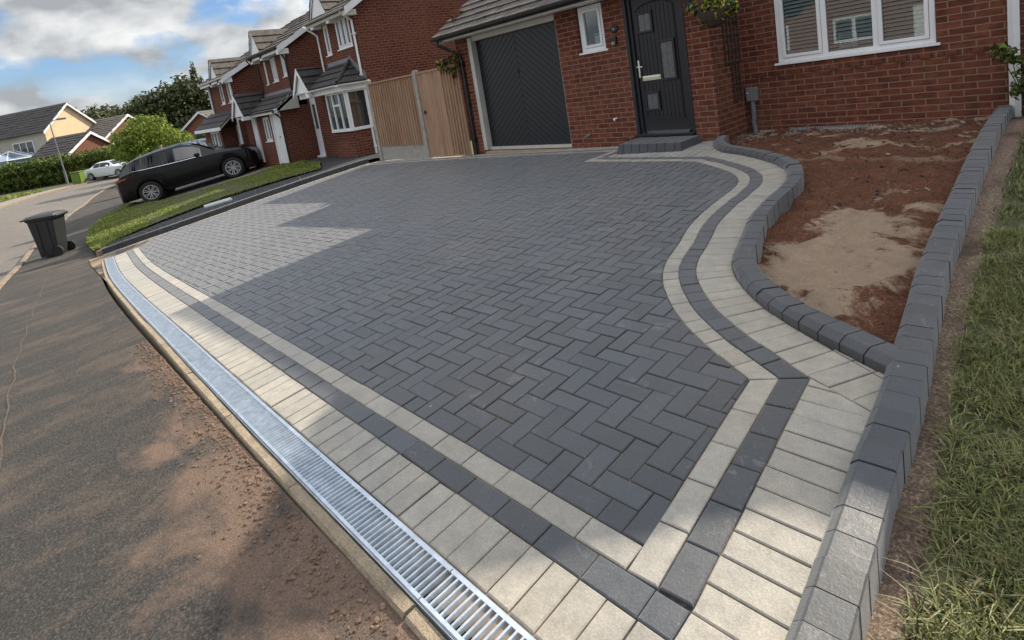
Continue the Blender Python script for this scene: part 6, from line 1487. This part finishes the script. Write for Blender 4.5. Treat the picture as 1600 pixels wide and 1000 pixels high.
# ------------------------------------------------------------------ vehicles
MAT['rimgrey'] = simple('alloy_rim', (.38,.38,.39), .35, .3)
def interp(t, x):
    if x <= t[0][0]: return t[0][1]
    for a, b in zip(t, t[1:]):
        if x <= b[0]: return a[1]+(b[1]-a[1])*(x-a[0])/(b[0]-a[0])
    return t[-1][1]
def car(name, loc, rot, label, paint, L, W, top, belt, wb, wr, wheelr, xw, bottom, cabin, winx, spokes=5, sx=1.0, pitch=0.0, roll=0.0, rails=False, seethrough=None, group=None, rearlamp=None):
    root = thing(name, loc, label, 'car', group); root.rotation_euler = (roll, pitch, rot)
    xs = sorted(set([0, .03, .08, .16, .3]+[L*i/26 for i in range(27)]+[xx+wheelr*1.18/sx*k for xx in xw for k in (-1.0,-.97,-.85,-.65,-.4,0,.4,.65,.85,.97,1.0)]+[L-.3,L-.16,L-.08,L-.03])); rings = []
    def side(x, t):       # t 0 belt .. 1 roof edge
        b, tp = interp(belt, x), interp(top, x); w, r_ = interp(wb, x), interp(wr, x); f = max(0.0, min(1.0, (tp-b)/.35)); r2 = w*(1-f)+r_*f
        return (w-.03)+(r2-(w-.03))*t, b+(tp-.05-b)*t
    for x in xs:
        w = interp(wb, x); b = interp(belt, x); tp = max(interp(top, x), b+.01); zb = bottom; za = zb
        for xx in xw:
            d = abs(x-xx)*sx; rr = wheelr*1.18
            if d <= rr: za = max(za, wheelr+math.sqrt(max(0, rr*rr-d*d)))
        y1, z1 = side(x, 1.0); y1 = max(y1, .1); mid = (max(za+.08, zb+.1)+b)/2
        rings.append([(x,0,zb),(x,w*.80,zb),(x,w*.95,max(za-.02, zb)),(x,w*.985,min(max(za+.03, zb+.08), b-.05)),(x,w,max(mid, za+.04) if mid < b-.02 else b-.04),(x,w*.985,b-.02),(x,w-.035,b),(x,y1,max(z1, b)),(x,y1*.86,max(tp-.012,b+.003)),(x,y1*.5,max(tp+.012,b+.006)),(x,0,max(tp+.02,b+.008))])
    body = MB()
    for sg in (1, -1):
        m = len(rings[0]); base = len(body.v)
        for r_ in rings: body.v.extend([(p[0]*sx-L*sx/2, p[1]*sg, p[2]) for p in r_])
        for i in range(len(rings)-1):
            for k in range(m-1):
                f = (base+i*m+k, base+(i+1)*m+k, base+(i+1)*m+k+1, base+i*m+k+1); body.f.append(f if sg > 0 else f[::-1]); body.m.append(0)
        for i in (0, len(rings)-1):
            f = tuple(base+i*m+k for k in range(m)); body.f.append(f if (i == 0) == (sg > 0) else f[::-1]); body.m.append(0)
    bo = body.build('body', MAT[paint], root, world=False, uv=False, smooth=True, sharp=28)
    gl = MB(); tr = MB()
    for sg in (1, -1):
        for wi, (a, b) in enumerate(winx):
            n = 8; lo, hi = [], []
            for i in range(n+1):
                x = a+(b-a)*i/n; y0, z0 = side(x, .10); y1, z1 = side(x, .88)
                if z1-z0 < .02: continue
                lo.append((x*sx-L*sx/2, sg*(y0+.012), z0)); hi.append((x*sx-L*sx/2, sg*(y1+.012), z1))
            gl.mat = 1 if (seethrough is not None and wi == seethrough and sg < 0) else 0
            for i in range(len(lo)-1): q = [lo[i], lo[i+1], hi[i+1], hi[i]]; gl.face(q if sg < 0 else q[::-1])
        gl.mat = 0
        if rails:
            pts = [((x*sx-L*sx/2), sg*(side(x, 0)[0]+.010), side(x, 0)[1]+.01) for x in [winx[0][0]+(winx[-1][1]-winx[0][0])*i/10 for i in range(11)]]; tr.tube(pts, .012, 5)
    def cross(x): y, z = side(x, .93); return y, interp(top, x)
    for a, b in cabin:       # windscreen and rear window
        for i in range(4):
            x0, x1 = a+(b-a)*i/4, a+(b-a)*(i+1)/4; y0, t0 = cross(x0); y1, t1 = cross(x1)
            q = [(x0*sx-L*sx/2,-y0*.84,t0+.024),(x1*sx-L*sx/2,-y1*.84,t1+.024),(x1*sx-L*sx/2,y1*.84,t1+.024),(x0*sx-L*sx/2,y0*.84,t0+.024)]; gl.face(q)
    gl.build('windows', [MAT['carglass'], MAT['cargrey']], root, world=False, uv=False)
    if rails: tr.build('trim', MAT['chrome'], root, world=False, uv=False)
    hw = interp(wb, L/2)
    for xx in xw:
        for sg in (1, -1):
            cx = xx*sx-L*sx/2; cy = sg*(hw-.12); ty = MB(); r_ = wheelr; o = .11*sg
            prof_ = [(r_*.66, -.10), (r_*.9, -.11), (r_, -.07), (r_, .07), (r_*.9, .11), (r_*.66, .10)]
            ty.lathe(prof_, (0,0,0), 28, 'y'); ty.lathe([(r_*1.15, -.13), (.0, -.13)], (0,0,0), 20, 'y')
            ty.v = [(cx+v[0], cy+v[1]*(1 if sg > 0 else -1), v[2]+r_) for v in ty.v]
            w_ = ty.build('tyre', MAT['rubber'], root, world=False, uv=False, smooth=True)
            rm = MB(); rm.mat = 0
            for k in range(24):
                a0, a1 = 2*math.pi*k/24, 2*math.pi*(k+1)/24; rm.hexa([(r_*.62*math.cos(a0),.06,r_*.62*math.sin(a0)),(r_*.62*math.cos(a1),.06,r_*.62*math.sin(a1)),(r_*.69*math.cos(a1),.06,r_*.69*math.sin(a1)),(r_*.69*math.cos(a0),.06,r_*.69*math.sin(a0))],[(r_*.62*math.cos(a0),.105,r_*.62*math.sin(a0)),(r_*.62*math.cos(a1),.105,r_*.62*math.sin(a1)),(r_*.69*math.cos(a1),.105,r_*.69*math.sin(a1)),(r_*.69*math.cos(a0),.105,r_*.69*math.sin(a0))])
            for k in range(spokes):
                for d_ in (-.13, .13):
                    a = 2*math.pi*k/spokes+d_*.3; b = 2*math.pi*k/spokes+d_*1.35; wv_ = .013; pa = Vector((r_*.10*math.cos(a), 0, r_*.10*math.sin(a))); pb = Vector((r_*.64*math.cos(b), 0, r_*.64*math.sin(b))); t_ = (pb-pa).normalized(); u_ = Vector((-t_.z, 0, t_.x))*wv_
                    rm.hexa([tuple(pa-u_+Vector((0,.05,0))), tuple(pb-u_+Vector((0,.05,0))), tuple(pb+u_+Vector((0,.05,0))), tuple(pa+u_+Vector((0,.05,0)))], [tuple(pa-u_+Vector((0,.085,0))), tuple(pb-u_+Vector((0,.10,0))), tuple(pb+u_+Vector((0,.10,0))), tuple(pa+u_+Vector((0,.085,0)))])
            rm.lathe([(.0,.095),(r_*.13,.09),(r_*.15,.06)], (0,0,0), 14, 'y')
            rm.v = [(cx+v[0], cy+v[1]*sg, v[2]+r_) for v in rm.v]; rm.build('rim', MAT['rimgrey'], w_, world=False, uv=False)
            bk = MB(); bk.lathe([(r_*.64,.035),(.0,.035)], (0,0,0), 22, 'y'); bk.v = [(cx+v[0], cy+v[1]*sg, v[2]+r_) for v in bk.v]; bk.build('brake', MAT['black'], w_, world=False, uv=False)
    if rearlamp:
        for sg in (1, -1):
            x0, x1, z0, z1 = rearlamp; mb = MB(); n = 8
            for i in range(n):
                xa, xb = x0+(x1-x0)*i/n, x0+(x1-x0)*(i+1)/n; ya, yb = interp(wb, xa)+.012, interp(wb, xb)+.012; fa, fb = 1-.55*i/n, 1-.55*(i+1)/n
                q = [(xa*sx-L*sx/2-.01, sg*ya, z1-(z1-z0)*fa), (xb*sx-L*sx/2-.01, sg*yb, z1-(z1-z0)*fb), (xb*sx-L*sx/2-.01, sg*yb, z1), (xa*sx-L*sx/2-.01, sg*ya, z1)]; mb.face(q if sg < 0 else q[::-1])
            q = [(-L*sx/2-.016, sg*(interp(wb, 0)+.012), z0), (-L*sx/2-.016, sg*.30, z0+.03), (-L*sx/2-.016, sg*.30, z1-.02), (-L*sx/2-.016, sg*(interp(wb, 0)+.012), z1)]; mb.face(q if sg > 0 else q[::-1])
            mb.build('tail_light', MAT['taillight'], root, world=False, uv=False)
        mb = MB(); mb.box(-L*sx/2-.022, -L*sx/2-.004, -.26, .26, .62, .73); mb.build('number_plate', MAT['plate'], root, world=False, uv=False)
    for sg in (1, -1):
        x = cabin[-1][0]+.16 if cabin else L*.65; mx_ = (max(w[1] for w in winx)-.12); y0, z0 = side(mx_, .05); mb = MB(); mb.lathe([(.0,-.09),(.07,-.08),(.10,-.02),(.10,.05),(.0,.09)], (0,0,0), 12, 'y')
        mb.v = [(mx_*sx-L*sx/2+v[0]*.9, sg*(y0+.12)+v[1]*1.0, z0+.06+v[2]*.75) for v in mb.v]; mb.build('door_mirror', MAT[paint], root, world=False, uv=False, smooth=True)
    for sg in (1, -1):
        mb = MB(); mb.box(L*sx/2-.30, L*sx/2-.02, sg*(interp(wb, L)-.02)-.14, sg*(interp(wb, L)-.02)+.05, .72, .82); mb.build('headlight', MAT['frost'], root, world=False, uv=False, bevel=.02)
    return root
# black family car on the neighbouring drive
PA, PB = Vector((-20.75, 3.46, g(-20.75, 3.46)+.035)), Vector((-19.67, 5.83, g(-19.67, 5.83)+.035)); dv_ = PB-PA; hd = math.atan2(dv_.y, dv_.x); wbase = math.hypot(dv_.x, dv_.y); sxx = wbase/2.70; mid = (PA+PB)/2; nl = Vector((-math.sin(hd), math.cos(hd), 0)); ctr = mid+nl*.80
Ls = 4.55; xw1 = (.98, 3.68); off_x = ((xw1[0]+xw1[1])/2-Ls/2)*sxx; ctr = ctr-Vector((math.cos(hd), math.sin(hd), 0))*off_x
blk = car('black_car', ctr, hd, 'black family car with silver spoked wheels parked nose-in on the next drive', 'car_black', Ls, 1.84,
    [(0,.92),(.06,.99),(.16,1.10),(.30,1.32),(.46,1.49),(.8,1.58),(1.4,1.645),(1.9,1.66),(2.3,1.64),(2.65,1.54),(3.0,1.34),(3.3,1.15),(3.5,1.11),(4.05,1.02),(4.35,.91),(4.5,.78),(4.55,.66)],
    [(0,.90),(.1,1.0),(.3,1.13),(.6,1.17),(1.0,1.13),(2.0,1.07),(3.2,1.03),(3.6,1.0),(4.2,.92),(4.45,.76),(4.55,.58)], [(0,.70),(.08,.80),(.3,.88),(.8,.92),(3.8,.92),(4.25,.84),(4.45,.70),(4.55,.55)], [(0,.55),(.5,.64),(1,.68),(2.2,.69),(3.2,.72),(4.55,.6)], .355, xw1, .24, [(.16,.42),(2.62,3.22)], [(.66,1.14),(1.20,1.98),(2.04,2.86)], spokes=7, sx=sxx, pitch=-math.atan2(dv_.z, wbase), rails=True, seethrough=2, rearlamp=(.0,.42,.93,1.03))
sed_top = [(0,.85),(.05,.92),(.6,.97),(1.0,1.0),(1.45,1.33),(1.7,1.385),(2.5,1.39),(2.8,1.34),(3.35,.98),(4.2,.90),(4.55,.80),(4.6,.7)]
sed_belt = [(0,.83),(.1,.90),(.6,.94),(1.1,.95),(3.3,.93),(4.2,.86),(4.5,.76),(4.6,.6)]; sed_w = [(0,.68),(.1,.78),(.5,.85),(4.1,.85),(4.45,.74),(4.6,.62)]; sed_r = [(0,.6),(1.0,.62),(1.6,.60),(2.7,.60),(3.3,.66),(4.6,.6)]
blk.scale = (1, 1, .97)
car('white_car', (-54.6, 6.6, -1.05), R(38), 'old white saloon car parked by the kerb in front of the hedge', 'car_white', 4.6, 1.7, sed_top, sed_belt, sed_w, sed_r, .31, (.95, 3.65), .22, [(1.02,1.44),(2.82,3.3)], [(1.35,1.95),(2.0,2.95)], spokes=6, rearlamp=(.0,.1,.62,.78))
hat_top = [(0,.9),(.08,1.0),(.5,1.40),(.9,1.47),(2.1,1.49),(2.5,1.42),(3.1,1.02),(3.7,.93),(4.0,.8),(4.1,.65)]; hat_belt = [(0,.88),(.1,.93),(.5,.97),(3.0,.93),(3.7,.87),(4.1,.6)]; hat_w = [(0,.68),(.2,.82),(3.6,.86),(3.95,.74),(4.1,.6)]; hat_r = [(0,.55),(1,.64),(2.4,.64),(4.1,.6)]
car('silver_car', (-30.6, 5.9, -.80), R(35), 'pale blue silver car half hidden behind the black car', 'car_silver', 4.1, 1.7, hat_top, hat_belt, hat_w, hat_r, .31, (.8, 3.3), .2, [(.12,.48),(2.52,3.05)], [(.7,1.4),(1.5,2.7)])
car('blue_car', (-26.9, 6.9, -.36), R(20), 'dark blue car parked by the bay of the third neighbouring house', 'car_blue', 4.1, 1.7, hat_top, hat_belt, hat_w, hat_r, .31, (.8, 3.3), .2, [(.12,.48),(2.52,3.05)], [(.7,1.4),(1.5,2.7)])

# ------------------------------------------------------------------ wheelie bin
BX_, BY_ = -16.75, .48; bz = g(BX_, BY_)-.02
bn = thing('wheelie_bin', (BX_, BY_, bz), 'charcoal wheelie bin standing on the pavement near the kerb', 'bin', rot=R(236))
def rr(w, d, r, n=5):
    out = []
    for cx, cy, a0 in ((w-r, d-r, 0), (-w+r, d-r, 90), (-w+r, -d+r, 180), (w-r, -d+r, 270)):
        for k in range(n+1): a = R(a0+90*k/n); out.append((cx+r*math.cos(a), cy+r*math.sin(a)))
    return out
def loftb(mb, secs):
    n = len(secs[0][0]); base = len(mb.v)
    for ring, z, ox in secs: mb.v.extend([(p[0]+ox, p[1], z) for p in ring])
    for i in range(len(secs)-1):
        for k in range(n): j = (k+1) % n; mb.f.append((base+i*n+k, base+i*n+j, base+(i+1)*n+j, base+(i+1)*n+k)); mb.m.append(0)
    mb.f.append(tuple(base+k for k in reversed(range(n)))); mb.f.append(tuple(base+(len(secs)-1)*n+k for k in range(n))); mb.m += [0, 0]
mb = MB(); loftb(mb, [(rr(.21,.20,.05), .03, .02), (rr(.235,.215,.05), .30, .012), (rr(.29,.255,.045), .90, 0), (rr(.30,.265,.045), .905, 0), (rr(.315,.28,.04), .93, 0), (rr(.315,.28,.04), .97, 0)])
for sy in (-1, 1):
    for x in (-.10, .12):
        M0 = Matrix.Identity(4); mb.hexa([(x-.03+.012, sy*.205-.008, .10), (x+.03+.012, sy*.205-.008, .10), (x+.03+.012, sy*.205+.012, .10), (x-.03+.012, sy*.205+.012, .10)], [(x-.045, sy*.256-.008, .86), (x+.045, sy*.256-.008, .86), (x+.045, sy*.256+.014, .86), (x-.045, sy*.256+.014, .86)])
mb.build('body', MAT['binplastic'], bn, world=False, uv=False, smooth=True, sharp=40)
mb = MB(); loftb(mb, [(rr(.345,.295,.05), .965, .01), (rr(.35,.30,.05), .985, .01), (rr(.30,.26,.06), 1.03, -.01), (rr(.16,.14,.05), 1.055, -.02)]); mb.box(.30,.40,-.27,.27,.955,.985); mb.build('lid', MAT['binplastic'], bn, world=False, uv=False, smooth=True, sharp=40)
mb = MB(); mb.tube([(-.33,-.24,.93),(-.38,-.22,.97),(-.39,0,.975),(-.38,.22,.97),(-.33,.24,.93)], .016, 8); mb.build('handle', MAT['binplastic'], bn, world=False, uv=False, smooth=True)
for sy in (-1, 1):
    mb = MB(); mb.lathe([(.0,-.03),(.05,-.03),(.055,-.015),(.10,-.02),(.125,-.025),(.125,.025),(.10,.02),(.0,.03)], (-.215, sy*.245, .125), 22, 'y'); mb.build('wheel', MAT['rubber'], bn, world=False, uv=False, smooth=True)
mb = MB(); mb.box(.262,.274,-.05,.05,.70,.80); mb.build('sticker', MAT['paper'], bn, world=False, uv=False)
